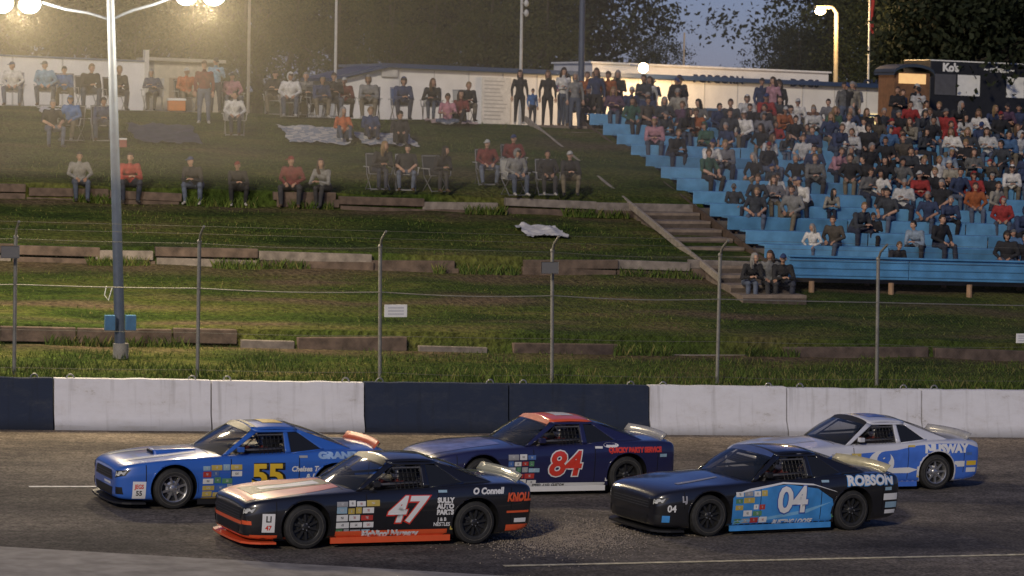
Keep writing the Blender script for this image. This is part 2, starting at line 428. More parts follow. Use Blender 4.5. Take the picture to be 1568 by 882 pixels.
# ---------------------------------------------------------------- grass blades
def mat_blade():
    m,nt,b=newmat('grass_blades'); N=nt.nodes; L=nt.links
    g=N.new('ShaderNodeNewGeometry'); r=ramp(N,[(0,(.03,.055,.009)),(.5,(.06,.10,.016)),(.8,(.10,.13,.028)),(1,(.18,.155,.06))])
    L.new(g.outputs['Random Per Island'],r.inputs['Fac']); L.new(r.outputs['Color'],b.inputs['Base Color']); b.inputs['Roughness'].default_value=.8; b.inputs['Specular IOR Level'].default_value=.2
    return m
vs=[];fs=[]
def blade(x,y,h):
    z=gz(x,y)-.03; a=random.uniform(0,2*pi); wdt=.008+h*.05; lx=random.uniform(-.5,.5)*h; ly=random.uniform(-.5,.5)*h
    o=len(vs); vs.extend([(x-wdt*cos(a),y-wdt*sin(a),z),(x+wdt*cos(a),y+wdt*sin(a),z),(x+lx*.4,y+ly*.4,z+h*.6),(x+lx,y+ly,z+h)]); fs.extend([(o,o+1,o+2),(o+2,o+1,o+3)])
for i in range(30000):
    y=.45+random.random()**1.4*5.1; x=random.uniform(-13,16); 
    d=noise.noise(Vector((x*.8,y*.8,0)))
    if y>3 and random.random()<soil(x,y)*1.5: continue
    blade(x,y,random.uniform(.06,.16)*(1+1.0*max(0,d))*(1.15 if y<3 else .7))
for i in range(36000):
    y=random.uniform(5.8,29); x=random.uniform(-14,9 if y>10 else 20)
    d=noise.noise(Vector((x*.5,y*.5,5)))
    if d<-.1 and random.random()<.75: continue
    if random.random()<soil(x,y)*1.8: continue
    blade(x,y,random.uniform(.04,.09))
for i in range(5000):
    for yy in (5.5,12.3,18.2):
        x=random.uniform(-14,8)
        if noise.noise(Vector((x*.6,yy,9)))>.05: blade(x,yy+random.uniform(-.15,.1),random.uniform(.1,.28))
mb=MB(); mb.add(vs,fs,mat_blade()); mb.obj('grass')

# ---------------------------------------------------------------- stairs
SX0,SX1=8.15,9.75
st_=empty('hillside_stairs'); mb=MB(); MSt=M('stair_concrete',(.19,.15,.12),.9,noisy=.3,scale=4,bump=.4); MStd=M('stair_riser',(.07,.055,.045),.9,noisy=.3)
n=22; y0=9.6;y1=29.0
def stz(y): return 2.0+(y-9.6)*(5.85-2.0)/(29-9.6)
for k in range(n):
    ya=y0+(y1-y0)*k/n; yb=y0+(y1-y0)*(k+1)/n; z=stz(yb)
    mb.box(((SX0+SX1)/2,(ya+yb)/2,z-.12+tilt(9)),(SX1-SX0,yb-ya+.05,.24),MSt)
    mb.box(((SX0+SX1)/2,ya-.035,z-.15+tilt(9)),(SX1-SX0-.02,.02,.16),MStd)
mb.obj('steps',st_,bevel=.01)
mb=MB(); MCB=M('curb_board',(.30,.26,.21),.8,noisy=.25)
for x in (SX0-.08,):
    for k in range(8):
        ya=11.0+k*2.25; yb=ya+2.2
        mb.box((x,(ya+yb)/2,(stz(ya)+stz(yb))/2+.17+tilt(x)),(.08,yb-ya+.02,.16),MCB,Matrix.Rotation(atan((stz(yb)-stz(ya))/(yb-ya)),3,'X'))
mb.obj('edge_board',st_,bevel=.008)

# ---------------------------------------------------------------- bleachers
BX0,BX1=9.85,36
bl=empty('blue_bleachers')
MBl=M('blue_bench_paint',(.10,.265,.46),.5,noisy=.25,scale=3); MBl2=M('blue_bench_dark',(.065,.19,.34),.55,noisy=.25,scale=3)
MDk=M('bleacher_deck',(.12,.105,.095),.9,noisy=.3,scale=3); MUn=M('bleacher_frame',(.10,.07,.05),.8,.2,noisy=.3)
NR=13; RP=1.4; RZ=.275; RV0=11.4; RTZ=2.5
mb=MB(); md=MB(); mf=MB()
for k in range(NR):
    v=RV0+RP*k; z=RTZ+RZ*k
    x=BX0
    while x<BX1:
        l=3.3; xc=x+l/2; t=tilt(xc); R=Matrix.Rotation(.02,3,'Y')
        md.box((xc,v+RP/2-.3,z-.05+t),(l-.01,RP-.04,.09),MDk,R)
        md.box((xc,v+RP-.34,z+.12+t),(l-.01,.04,.25),MDk,R)
        s=random.uniform(-.012,.012)
        mb.box((xc,v+.30,z+.42+t+s),(l-.03,.46,.05),MBl,R)
        mb.box((xc,v+.058,z+.27+t+s),(l-.03,.03,.33),MBl2 if (k*7+int(x))%5==0 else MBl,R)
        for xx in (x+.3,x+l-.3): mf.box((xx,v+.32,z+.2+tilt(xx)),(.06,.3,.4),MUn)
        x+=l
mb.obj('bench_planks',bl,bevel=.008); md.obj('treads',bl); 
x=BX0-.15; mb=MB()
MFW=M('front_panel_blue',(.075,.24,.46),.5,noisy=.25,scale=2.5)
while x<BX1:
    l=3.1; xc=x+l/2; t=tilt(xc)
    R=Matrix.Rotation(.02,3,'Y')
    mb.box((xc,10.75,2.78+t),(l-.02,.05,.5),MFW,R)
    for q in range(3): mb.box((xc,10.71,2.62+.17*q+t),(l-.04,.025,.045),MFW,R)
    mb.box((xc,10.72,3.05+t),(l,.14,.04),MFW,R)
    x+=l
mb.obj('front_panel',bl,bevel=.005)
x=BX0+.5
while x<BX1:
    for y in (10.85,12.4,14,17,21,25):
        g=gz(x,y)-.1; top=RTZ+RZ*max(0,(y-RV0)/RP)+tilt(x)-.05
        if y>11.5: g-=.35
        if top>g: mf.tube([(x,y,g),(x,y,top)],.07,M('support_post',(.35,.22,.13),.8),8)
    x+=2.05
mf.obj('frame_posts',bl)
mb=MB(); 
mb.box((BX0-.04,(10.7+28.8)/2,(2.45+5.85)/2+tilt(BX0)),(.05,18.5,.22),MUn,Matrix.Rotation(atan(.1964),3,'X'))
mb.obj('side_stringer',bl)

# ---------------------------------------------------------------- concession building
BY=42.0
def bp(px,py,y=BY): return hity(px,py,y)
MWB=M('white_siding',(.66,.65,.63),.7,noisy=.08,scale=2); MNav=M('navy_trim',(.02,.045,.11),.5,noisy=.1)
MRoof=M('roof_felt',(.10,.13,.19),.8,noisy=.2)
cb=empty('concession_building')
xL=bp(598,120).x; xR=bp(1425,120).x
def slab(mb,x0,x1,y0,y1,za,zb,mat,n=1):
    for i in range(n):
        a=x0+(x1-x0)*i/n;b=x0+(x1-x0)*(i+1)/n
        vs=[(x,y,z+tilt(x)) for x in (a,b) for y in (y0,y1) for z in (za,zb)]
        mb.add(vs,[(0,1,3,2),(4,6,7,5),(0,4,5,1),(2,3,7,6),(0,2,6,4),(1,5,7,3)],mat)
mb=MB(); slab(mb,xL,xR,BY,BY+7,5.1,7.55,MWB,1)
x=xL+.3
while x<xR:
    slab(mb,x,x+.03,BY-.012,BY,5.2,7.5,M('siding_joint',(.45,.44,.42),.8,noisy=.05)); x+=1.22
mb.obj('walls',cb)
mb=MB(); slab(mb,xL-.35,xR+.1,BY-.20,BY+7.3,7.56,7.66,MRoof); slab(mb,xL-.36,xR+.1,BY-.25,BY-.203,7.53,7.68,MNav); mb.obj('roof',cb)
mb=MB(); xl2=bp(515,120).x
za=7.55;zb=7.0
vs=[(xL,BY,5.1),(xL,BY,za),(xl2,BY,zb),(xl2,BY,5.1),(xL,BY+5,5.1),(xL,BY+5,za),(xl2,BY+5,zb),(xl2,BY+5,5.1)]
vs=[(x,y,z+tilt(x)) for x,y,z in vs]
mb.add(vs,[(0,1,2,3),(7,6,5,4),(3,2,6,7),(1,5,6,2)],MWB); mb.obj('lean_to',cb)
mb=MB(); d=.12
vs=[(xL,BY-.3,za+.02),(xL,BY-.3,za+.13),(xl2-.3,BY-.3,zb-.02),(xl2-.3,BY-.3,zb+.09),(xL,BY+5,za+.02),(xL,BY+5,za+.13),(xl2-.3,BY+5,zb-.02),(xl2-.3,BY+5,zb+.09)]
vs=[(x,y,z+tilt(x)) for x,y,z in vs]
mb.add(vs,[(0,1,3,2),(4,6,7,5),(1,5,7,3),(2,3,7,6),(0,2,6,4)],MNav); mb.obj('lean_to_roof',cb)
mb=MB(); xa=bp(920,90).x; xb=bp(1285,90).x
slab(mb,xa,xb,BY+1.0,BY+6,7.66,8.0,MWB); slab(mb,xa-.08,xb+.08,BY+.9,BY+6.1,8.0,8.06,M('fascia_cap',(.72,.71,.68),.6)); mb.obj('raised_fascia',cb)
mb=MB()
MHt=M('hatch_dark',(.03,.03,.035),.4,noisy=.1); MTr=M('hatch_trim',(.04,.09,.2),.5,noisy=.1)
for px in (1000,1110,1230,1330):
    x0=bp(px-26,150).x;x1=bp(px+26,150).x
    slab(mb,x0,x1,BY-.02,BY-.001,5.95,6.5,MHt); slab(mb,x0-.06,x1+.06,BY-.05,BY-.021,6.5,6.58,MTr); slab(mb,x0-.1,x1+.1,BY-.3,BY-.022,5.87,5.94,MWB)
    slab(mb,x0-.06,x0,BY-.04,BY-.003,5.95,6.5,MTr);slab(mb,x1,x1+.06,BY-.04,BY-.003,5.95,6.5,MTr)
mb.obj('serving_hatches',cb)
mb=MB(); x0=bp(1362,150).x
slab(mb,x0-.9,x0-.1,BY-.03,BY-.004,5.3,6.6,M('lit_doorway',(.5,.4,.2),.6,emis=((1,.75,.3),1.2),noisy=.2)); mb.obj('lit_doorway',cb)
mb=MB(); x0=bp(588,104).x
slab(mb,x0-.1,x0+.45,BY-.12,BY-.001,7.22,7.46,M('vent_grey',(.5,.49,.46),.6)); mb.obj('wall_vent',cb)
MInk=M('navy_lettering',(.01,.02,.06),.6,noisy=0)
def walltext(s,px,py,size,mat,y,par,name='lettering',off=.008,sp=1.25):
    p=hity(px,py,y); vs,fs=text_geo(s,size,off,0,sp); mb=MB(); mb.add([(p.x+a,y,p.z+b-.02*a) for a,b in vs],fs,mat); return mb.obj(name,par)
walltext('POPCORN',1100,122,.36,MInk,BY-.035,cb,off=.02,sp=1.15); walltext('DOGS',1232,128,.36,MInk,BY-.035,cb,off=.02,sp=1.15); walltext('CHIPS',1343,129,.36,MInk,BY-.035,cb,off=.02,sp=1.15)
nb=empty('notice_board'); mb=MB(); x0=bp(738,110).x;x1=bp(782,110).x
slab(mb,x0,x1,BY-.07,BY-.02,5.75,7.35,M('notice_panel',(.55,.54,.51),.7,noisy=.12,scale=8)); mb.obj('panel',nb)
mb=MB()
for k in range(11):
    zz=7.22-.13*k; slab(mb,x0+.08,x1-.1-random.random()*.3,BY-.075,BY-.071,zz-.025,zz+.012,M('notice_ink',(.33,.32,.31),.7,noisy=0))
mb.obj('rows_of_text',nb)
lb=empty('white_perimeter_wall'); mb=MB(); y=40.0
x0=hity(-400,120,y).x;x1=hity(222,120,y).x
slab(mb,x0,x1,y,y+.3,5.0,7.35,MWB); 
mb.obj('wall_panels',lb)
mb=MB(); slab(mb,x0,x1+.1,y-.05,y+.35,7.352,7.41,MRoof)
x=x0+.5
while x<x1: slab(mb,x,x+.05,y-.03,y-.001,5.0,7.35,M('siding_joint',(.45,.44,.42))); x+=1.6
slab(mb,x1-.02,x1+.12,y-.1,y+.4,5,7.75,M('vent_grey',(.5,.49,.46)))
mb.obj('cap_and_joints',lb)
lb=empty('storage_shed'); mb=MB(); y=43.0
x0=hity(236,120,y).x;x1=hity(335,120,y).x
slab(mb,x0,x1,y,y+3,5.0,7.45,M('shed_beige',(.42,.38,.3),.8)); slab(mb,x0-.2,x1+.2,y-.25,y+3.2,7.452,7.56,M('shed_roof',(.3,.28,.24),.8))
slab(mb,x0+.5,x0+1.3,y-.02,y-.001,5.1,6.9,M('shed_door',(.25,.2,.15),.7)); mb.obj('shell',lb)

tr=empty('concession_trailer'); mb=MB(); y=39.0; MBk=M('trailer_black',(.018,.018,.02),.4,noisy=.2)
x0=hity(1424,120,y).x; x1=hity(1700,120,y).x; zt0=hity(1500,94,y).z-tilt(hity(1500,94,y).x)
slab(mb,x0,x1,y,y+2.4,5.7,zt0,MBk)
mb.obj('body',tr,bevel=.03)
mb=MB(); za=hity(1480,115,y).z-tilt(hity(1480,115,y).x)
for a_,b_2 in ((1431,1463),(1466,1500),(1541,1568)):
    slab(mb,hity(a_,130,y).x,hity(b_2,130,y).x,y-.03,y-.002,za-.72,za,MWH if a_!=1431 else M('trailer_grey',(.09,.09,.1),.5))
slab(mb,x0,x1,y-.02,y-.001,zt0-.05,zt0-.01,MWH); mb.obj('menu_panels',tr)
walltext("Ko's",1456,104,.38,MWH,y-.03,tr,'script_lettering',.02,.9); walltext("~ refresh ~",1530,107,.28,MWH,y-.03,tr,'script_lettering',.01,.9)
bo=empty('ticket_kiosk'); mb=MB(); y=36.5; x0=hity(1370,110,y).x;x1=hity(1424,110,y).x
zt1=hity(1395,95,y).z-tilt(x0)
slab(mb,x0,x1,y,y+1.4,5.5,zt1-.35,M('kiosk_wood',(.16,.08,.04),.7,noisy=.3)); 
mb.obj('shell',bo)
mb=MB(); vs=[];fs=[]
for i in range(9):
    a=pi*i/8; xx=(x0+x1)/2-(x1-x0)*.58*cos(a); zz=zt1-.35+.3*sin(a)
    vs+=[(xx,y-.2,zz+tilt(xx)),(xx,y+1.6,zz+tilt(xx)),(xx,y-.2,zz-.1+tilt(xx)),(xx,y+1.6,zz-.1+tilt(xx))]
for i in range(8):
    o=i*4; fs+=[(o,o+4,o+5,o+1),(o+2,o+3,o+7,o+6),(o,o+2,o+6,o+4),(o+1,o+5,o+7,o+3)]
mb.add(vs,fs,M('kiosk_roof',(.03,.045,.07),.6)); mb.obj('arched_roof',bo)
mb=MB(); slab(mb,x0+.15,x1-.15,y-.03,y-.002,zt1-.72,zt1-.38,M('kiosk_light',(.7,.45,.2),.6,emis=((1,.6,.25),.6))); mb.obj('lit_window',bo)

# ---------------------------------------------------------------- poles and lamps
MPo=M('pole_blue_grey',(.06,.08,.125),.55,.2,noisy=.15); MPoW=M('pole_white',(.5,.5,.48),.5,noisy=.1)
def lampmat(name,c,s): return M(name,(.9,.9,.85),.4,noisy=0,emis=(c,s))
def add_light(name,loc,e,col,r,par):
    l=bpy.data.lights.new(name,'POINT'); l.energy=e; l.color=col; l.shadow_soft_size=r
    o=bpy.data.objects.new(name,l); COL.objects.link(o); o.location=loc
    if par: o.parent=par
    return o
LE=empty('floodlight_mast')
b0=hit(185,545); D0=(b0-CAM).dot(fv)
top=at(168,-40,D0); 
mb=MB(); mb.tube([b0-Vector((0,0,.3)),b0+(top-b0)*.5,top],[.11,.095,.075],MPo,14)
mb.tube([b0-Vector((0,0,.1)),b0+Vector((0,0,.25))],.16,M('mast_base',(.3,.28,.25),.8),12)
mb.obj('mast',LE,smooth=50)
mb=MB()
j=at(169,30,D0)
lamps=[]
for (px,py,qx,qy) in ((100,14,24,8),(238,6,306,-4)):
    a1=at(px,py,D0); a2=at(qx,qy,D0)
    mb.tube([j,j+(a1-j)*.5+Vector((0,0,.03)),a1,a2+Vector((0,0,.22))],.03,MPo,8); lamps.append(a2)
mb.obj('cross_arms',LE,smooth=50)
ML=lampmat('lit_flood_lens',(1,.88,.66),60)
for i,p in enumerate(lamps):
    mb=MB()
    for dx in (-.28,.28):
        c=p+RT*dx
        mb.tube([c+Vector((0,.12,.16)),c+Vector((0,.02,.1)),c+Vector((0,-.1,.02))],[.09,.17,.23],MPo,14,ref=(1,0,0))
        mb.tube([c+Vector((0,-.1,.02)),c+Vector((0,-.115,.01))],[.21,.20],ML,14,ref=(1,0,0))
    mb.obj('flood_head',LE,smooth=50)
    add_light('flood_light',p+Vector((0,-.5,-.15)),2300,(1,.80,.50),.3,LE)
hz=bpy.data.materials.new('lamp_glare_volume'); hz.use_nodes=True; hn=hz.node_tree; hn.nodes.remove(hn.nodes['Principled BSDF'])  # scatter volume added round the mast lamps to stand in for lens glare
vsn=hn.nodes.new('ShaderNodeVolumeScatter'); vsn.inputs['Density'].default_value=.005; vsn.inputs['Color'].default_value=(1,.94,.82,1); vsn.inputs['Anisotropy'].default_value=.3
hn.links.new(vsn.outputs[0],hn.nodes['Material Output'].inputs['Volume'])
mc_=(lamps[0]+lamps[1])/2
mb=MB(); mb.box((mc_.x-4,mc_.y+2,10.6),(38,22,11.5),hz,Matrix.Rotation(-TH,3,'Z')); mb.obj('lamp_glare_box')
mb=MB(); q=at(168,494,D0-.2); mb.box(q,(.2,.2,.3),M('box_blue',(.06,.16,.3),.5)); q=at(200,494,D0-.2); mb.box(q,(.2,.2,.3),M('box_blue',(.06,.16,.3),.5)); 
mb.tube([at(163,438,D0-.15),at(160,452,D0-.15),at(166,460,D0-.15),at(172,440,D0-.15)],.012,MWH,6)
mb.obj('electrical_boxes',LE,bevel=.02)
def pole(name,px,y,pytop,r,mat,basey=None):
    b=hity(px,150,y); g=gz(b.x,y); t=hity(px+3,pytop,y)
    e=empty(name,(b.x,y,g)); mb=MB(); mb.tube([(0,0,-.2),(t.x-b.x,0,t.z-g)],[r*1.15,r*.85],mat,10); mb.obj('shaft',e,smooth=50); return e,Vector((t.x,y,t.z))
e,t=pole('flagpole',513,37,-60,.045,MPoW)
e,t=pole('flagpole',797,37,-60,.05,MPoW)
mb=MB(); 
for py in (5,20):
    p=hity(806,py,36.9)-e.location; mb.tube([p-Vector((.18,0,0)),p],.02,MPoW,6); mb.sphere(p,(.08,.08,.12),MPoW,10,8)
mb.obj('small_fixtures',e,smooth=60)
pole('utility_pole',380,38,-60,.05,M('pole_dull',(.28,.25,.2),.7))
pole('floodlight_pole',890,33,-80,.10,MPo)
e,t=pole('flagpole',1330,45,-60,.04,MPoW)
mb=MB(); p=hity(1333,20,45)-e.location
mb.patch(p+Vector((0,0,.55)),p+Vector((.16,0,.45)),p+Vector((.13,0,-.75)),p+Vector((0,0,-.65)),4,6,M('red_flag',(.35,.03,.025),.8),lambda u,v:(0,.05*sin(u*6+v*4),0)); mb.obj('flag',e,smooth=60)
pole('utility_pole',1045,50,50,.04,M('pole_dull',(.28,.25,.2)))
SL=empty('street_lamp'); y=46; b=hity(1280,150,y); tp=hity(1281,20,y)
MLC=M('lamp_post_cream',(.35,.30,.20),.6)
mb=MB(); mb.tube([(b.x,y,5.2),(tp.x,y,tp.z),(tp.x-.15,y,tp.z+.2),(tp.x-.5,y,tp.z+.26)],[.1,.08,.06,.05],MLC,10)
lp=hity(1256,17,y)
mb.box(lp+Vector((.1,0,.14)),(.6,.25,.1),MLC)
mb.obj('post_and_arm',SL,smooth=40)
mb=MB(); mb.sphere(lp,(.2,.16,.13),lampmat('sodium_lens',(1,.72,.35),60),12,8); mb.obj('lens',SL,smooth=60)
add_light('sodium_light',lp+Vector((0,-.6,-.3)),600,(1,.62,.28),.15,SL)
WL=empty('building_floodlight'); lp=hity(985,104,40.5)
mb=MB(); mb.sphere(lp,.17,lampmat('wall_lens',(1,.72,.35),60),12,8); mb.tube([lp+Vector((0,.1,.05)),lp+Vector((0,1.5,.1))],.04,MPoW,8); mb.obj('fixture',WL,smooth=60)
add_light('wall_light',lp+Vector((0,-.3,-.1)),600,(1,.62,.28),.12,WL)

# ---------------------------------------------------------------- trees
def leafmat(name,c1,c2,c3):
    m,nt,b=newmat(name); N=nt.nodes; L=nt.links
    g=N.new('ShaderNodeNewGeometry'); r=ramp(N,[(0,c1),(.5,c2),(1,c3)])
    L.new(g.outputs['Random Per Island'],r.inputs['Fac']); L.new(r.outputs['Color'],b.inputs['Base Color']); b.inputs['Roughness'].default_value=.8; b.inputs['Specular IOR Level'].default_value=.15
    return m
LF1=leafmat('foliage_lamplit',(.03,.038,.012),(.05,.058,.018),(.08,.08,.026)); LF2=leafmat('foliage_dark',(.010,.015,.008),(.018,.025,.012),(.032,.04,.022))  # lighter copy carries the warm lamplight of the left trees in its colour
MBark=M('bark',(.05,.042,.032),.9,noisy=.3,bump=.5)
def tree_mesh(seed,h,r,lf,nc=90,nl=70,ls=.2,base=.06):
    rnd=random.Random(seed); mb=MB()
    pts=[(0,0,0),(rnd.uniform(-.2,.2),rnd.uniform(-.2,.2),h*.35),(rnd.uniform(-.4,.4),rnd.uniform(-.4,.4),h*.85)]
    mb.tube(pts,[.24,.16,.05],MBark,8)
    cs=[]
    while len(cs)<nc:
        u=Vector((rnd.gauss(0,1),rnd.gauss(0,1),rnd.gauss(0,1))).normalized()*(rnd.random()**.45)
        k=1+.28*noise.noise(u*2.2+Vector((seed,0,0)))
        c=Vector((u.x*r*k,u.y*r*k,h*(base+(1-base)/2)+u.z*h*(1-base)/2*k)); cs.append(c)
    for c in cs[:12]:
        s=Vector((0,0,h*rnd.uniform(.2,.55))); mb.tube([s,s.lerp(c,.5)+Vector((0,0,-.15)),c],[.09,.06,.02],MBark,5)
    vs=[];fs=[]
    for c in cs:
        cr=rnd.uniform(.45,.95)*r*.28
        for i in range(nl):
            d=Vector((rnd.gauss(0,.6),rnd.gauss(0,.6),rnd.gauss(0,.42)))*cr
            p=c+d; a=Vector((rnd.gauss(0,1),rnd.gauss(0,1),rnd.gauss(0,1))).normalized(); b=a.cross(Vector((rnd.gauss(0,1),rnd.gauss(0,1),rnd.gauss(0,1)))).normalized()
            s=ls*rnd.uniform(.5,1.2); o=len(vs); vs+= [p-a*s*.5,p+b*s*.3,p+a*s*.5,p-b*s*.3]; fs.append((o,o+1,o+2,o+3))
    mb.add(vs,fs,lf); return mb.mesh('tree_mesh_%d'%seed)
TM=[tree_mesh(1,11,3.6,LF1,150,70,.2),tree_mesh(2,11,3.0,LF1,130,70,.2),tree_mesh(3,11,4.2,LF1,170,70,.2)]
TD=[tree_mesh(4,11,3.6,LF2,140,70,.24),tree_mesh(5,11,4.2,LF2,160,70,.24)]
TG=[tree_mesh(7,11,3.8,LF2,200,80,.2),tree_mesh(8,11,3.4,LF2,180,80,.2)]
TMaple=tree_mesh(6,9,3.6,LF2,150,90,.26,.08)
def put_tree(px,D,me,s,sz=None,name='deciduous_tree'):
    p=at(px,143,D); o=bpy.data.objects.new(name,me); COL.objects.link(o)
    o.location=(p.x,p.y,gz(p.x,p.y)-.1); o.scale=(s,s,sz or s); o.rotation_euler=(0,0,random.uniform(0,6.28)); return o
rr=random.Random(5)
px=-120
while px<1640:
    topy=-60
    if 1040<px<1185: topy=84+rr.uniform(-10,8)
    elif 975<px<=1040: topy=rr.uniform(-5,30)
    elif 1185<=px<1250: topy=rr.uniform(-15,20)
    D=rr.uniform(118,126); z=6.6+(143-topy)/F*D-5.3
    if topy>50: 
        put_tree(px,D,rr.choice(TG),.42,z/11); px+=rr.uniform(20,28)
    elif topy>-50:
        put_tree(px,D,rr.choice(TG),.42,z/11); px+=rr.uniform(22,30)
    else:
        put_tree(px,D,rr.choice(TM if px<800 else TM+TD+TD),z/11*1.05); px+=rr.uniform(65,90)
    if px>890 and px<975 and topy<-50: px=985
px=-150
while px<1660:
    if not 930<px<1270: put_tree(px,rr.uniform(138,150),rr.choice(TD),1.3)
    px+=rr.uniform(50,75)
put_tree(1470,104,TMaple,1.1); put_tree(1570,102,TMaple,1.15); put_tree(1420,112,TMaple,.8,.75)

# ---------------------------------------------------------------- people
def mat_cloth():
    m,nt,b=newmat('shirt_cloth'); N=nt.nodes; L=nt.links
    oi=N.new('ShaderNodeObjectInfo'); tc=N.new('ShaderNodeTexCoord'); n=N.new('ShaderNodeTexNoise'); n.inputs['Scale'].default_value=9; n.inputs['Detail'].default_value=5
    L.new(tc.outputs['Object'],n.inputs['Vector']); r=ramp(N,[(.3,(.5,.5,.5)),(.7,(1.15,1.15,1.15))]); L.new(n.outputs['Fac'],r.inputs['Fac'])
    mx=N.new('ShaderNodeMixRGB'); mx.blend_type='MULTIPLY'; mx.inputs[0].default_value=1
    L.new(oi.outputs['Color'],mx.inputs[1]); L.new(r.outputs['Color'],mx.inputs[2]); L.new(mx.outputs['Color'],b.inputs['Base Color']); b.inputs['Roughness'].default_value=.9
    bp=N.new('ShaderNodeBump'); bp.inputs['Strength'].default_value=.8; bp.inputs['Distance'].default_value=.04; L.new(n.outputs['Fac'],bp.inputs['Height']); L.new(bp.outputs['Normal'],b.inputs['Normal'])
    return m
def mat_rand(name,cols,mul,rough=.9):
    m,nt,b=newmat(name); N=nt.nodes; L=nt.links
    oi=N.new('ShaderNodeObjectInfo'); mm=N.new('ShaderNodeMath'); mm.operation='MULTIPLY'; mm.inputs[1].default_value=mul; fr=N.new('ShaderNodeMath'); fr.operation='FRACT'
    L.new(oi.outputs['Random'],mm.inputs[0]); L.new(mm.outputs[0],fr.inputs[0])
    r=ramp(N,[(i/len(cols),c) for i,c in enumerate(cols)],'CONSTANT'); L.new(fr.outputs[0],r.inputs['Fac']); 
    tc=N.new('ShaderNodeTexCoord'); n=N.new('ShaderNodeTexNoise'); n.inputs['Scale'].default_value=10; L.new(tc.outputs['Object'],n.inputs['Vector'])
    r2=ramp(N,[(.3,(.75,.75,.75)),(.7,(1.15,1.15,1.15))]); L.new(n.outputs['Fac'],r2.inputs['Fac'])
    mx=N.new('ShaderNodeMixRGB'); mx.blend_type='MULTIPLY'; mx.inputs[0].default_value=1; L.new(r.outputs['Color'],mx.inputs[1]); L.new(r2.outputs['Color'],mx.inputs[2]); L.new(mx.outputs['Color'],b.inputs['Base Color']); b.inputs['Roughness'].default_value=rough
    return m
P_SH=mat_cloth()
P_SK=mat_rand('skin',[(.38,.22,.15),(.45,.27,.19),(.32,.18,.12),(.42,.25,.17)],7.3,.6)
P_PA=mat_rand('trousers',[(.025,.03,.05),(.05,.065,.10),(.015,.015,.018),(.08,.10,.15),(.13,.11,.08),(.03,.03,.035)],17.7)
P_HA=mat_rand('hair',[(.03,.018,.01),(.012,.01,.008),(.10,.06,.03),(.2,.13,.06),(.05,.03,.02),(.22,.21,.2)],31.1,.7)
P_CA=mat_rand('cap',[(.02,.02,.022),(.2,.02,.02),(.02,.04,.12),(.4,.4,.38),(.1,.1,.1)],43.3)
P_SO=mat_rand('shoe',[(.03,.03,.03),(.35,.34,.33),(.08,.05,.03)],59.1)
P_DK=M('eye_dark',(.02,.015,.012),.4,noisy=0); P_LP=M('lip',(.28,.11,.09),.6,noisy=0)
SLOTS=[P_SK,P_SH,P_PA,P_HA,P_SO,P_DK,P_LP,P_CA]
def V(*a): return Vector(a)
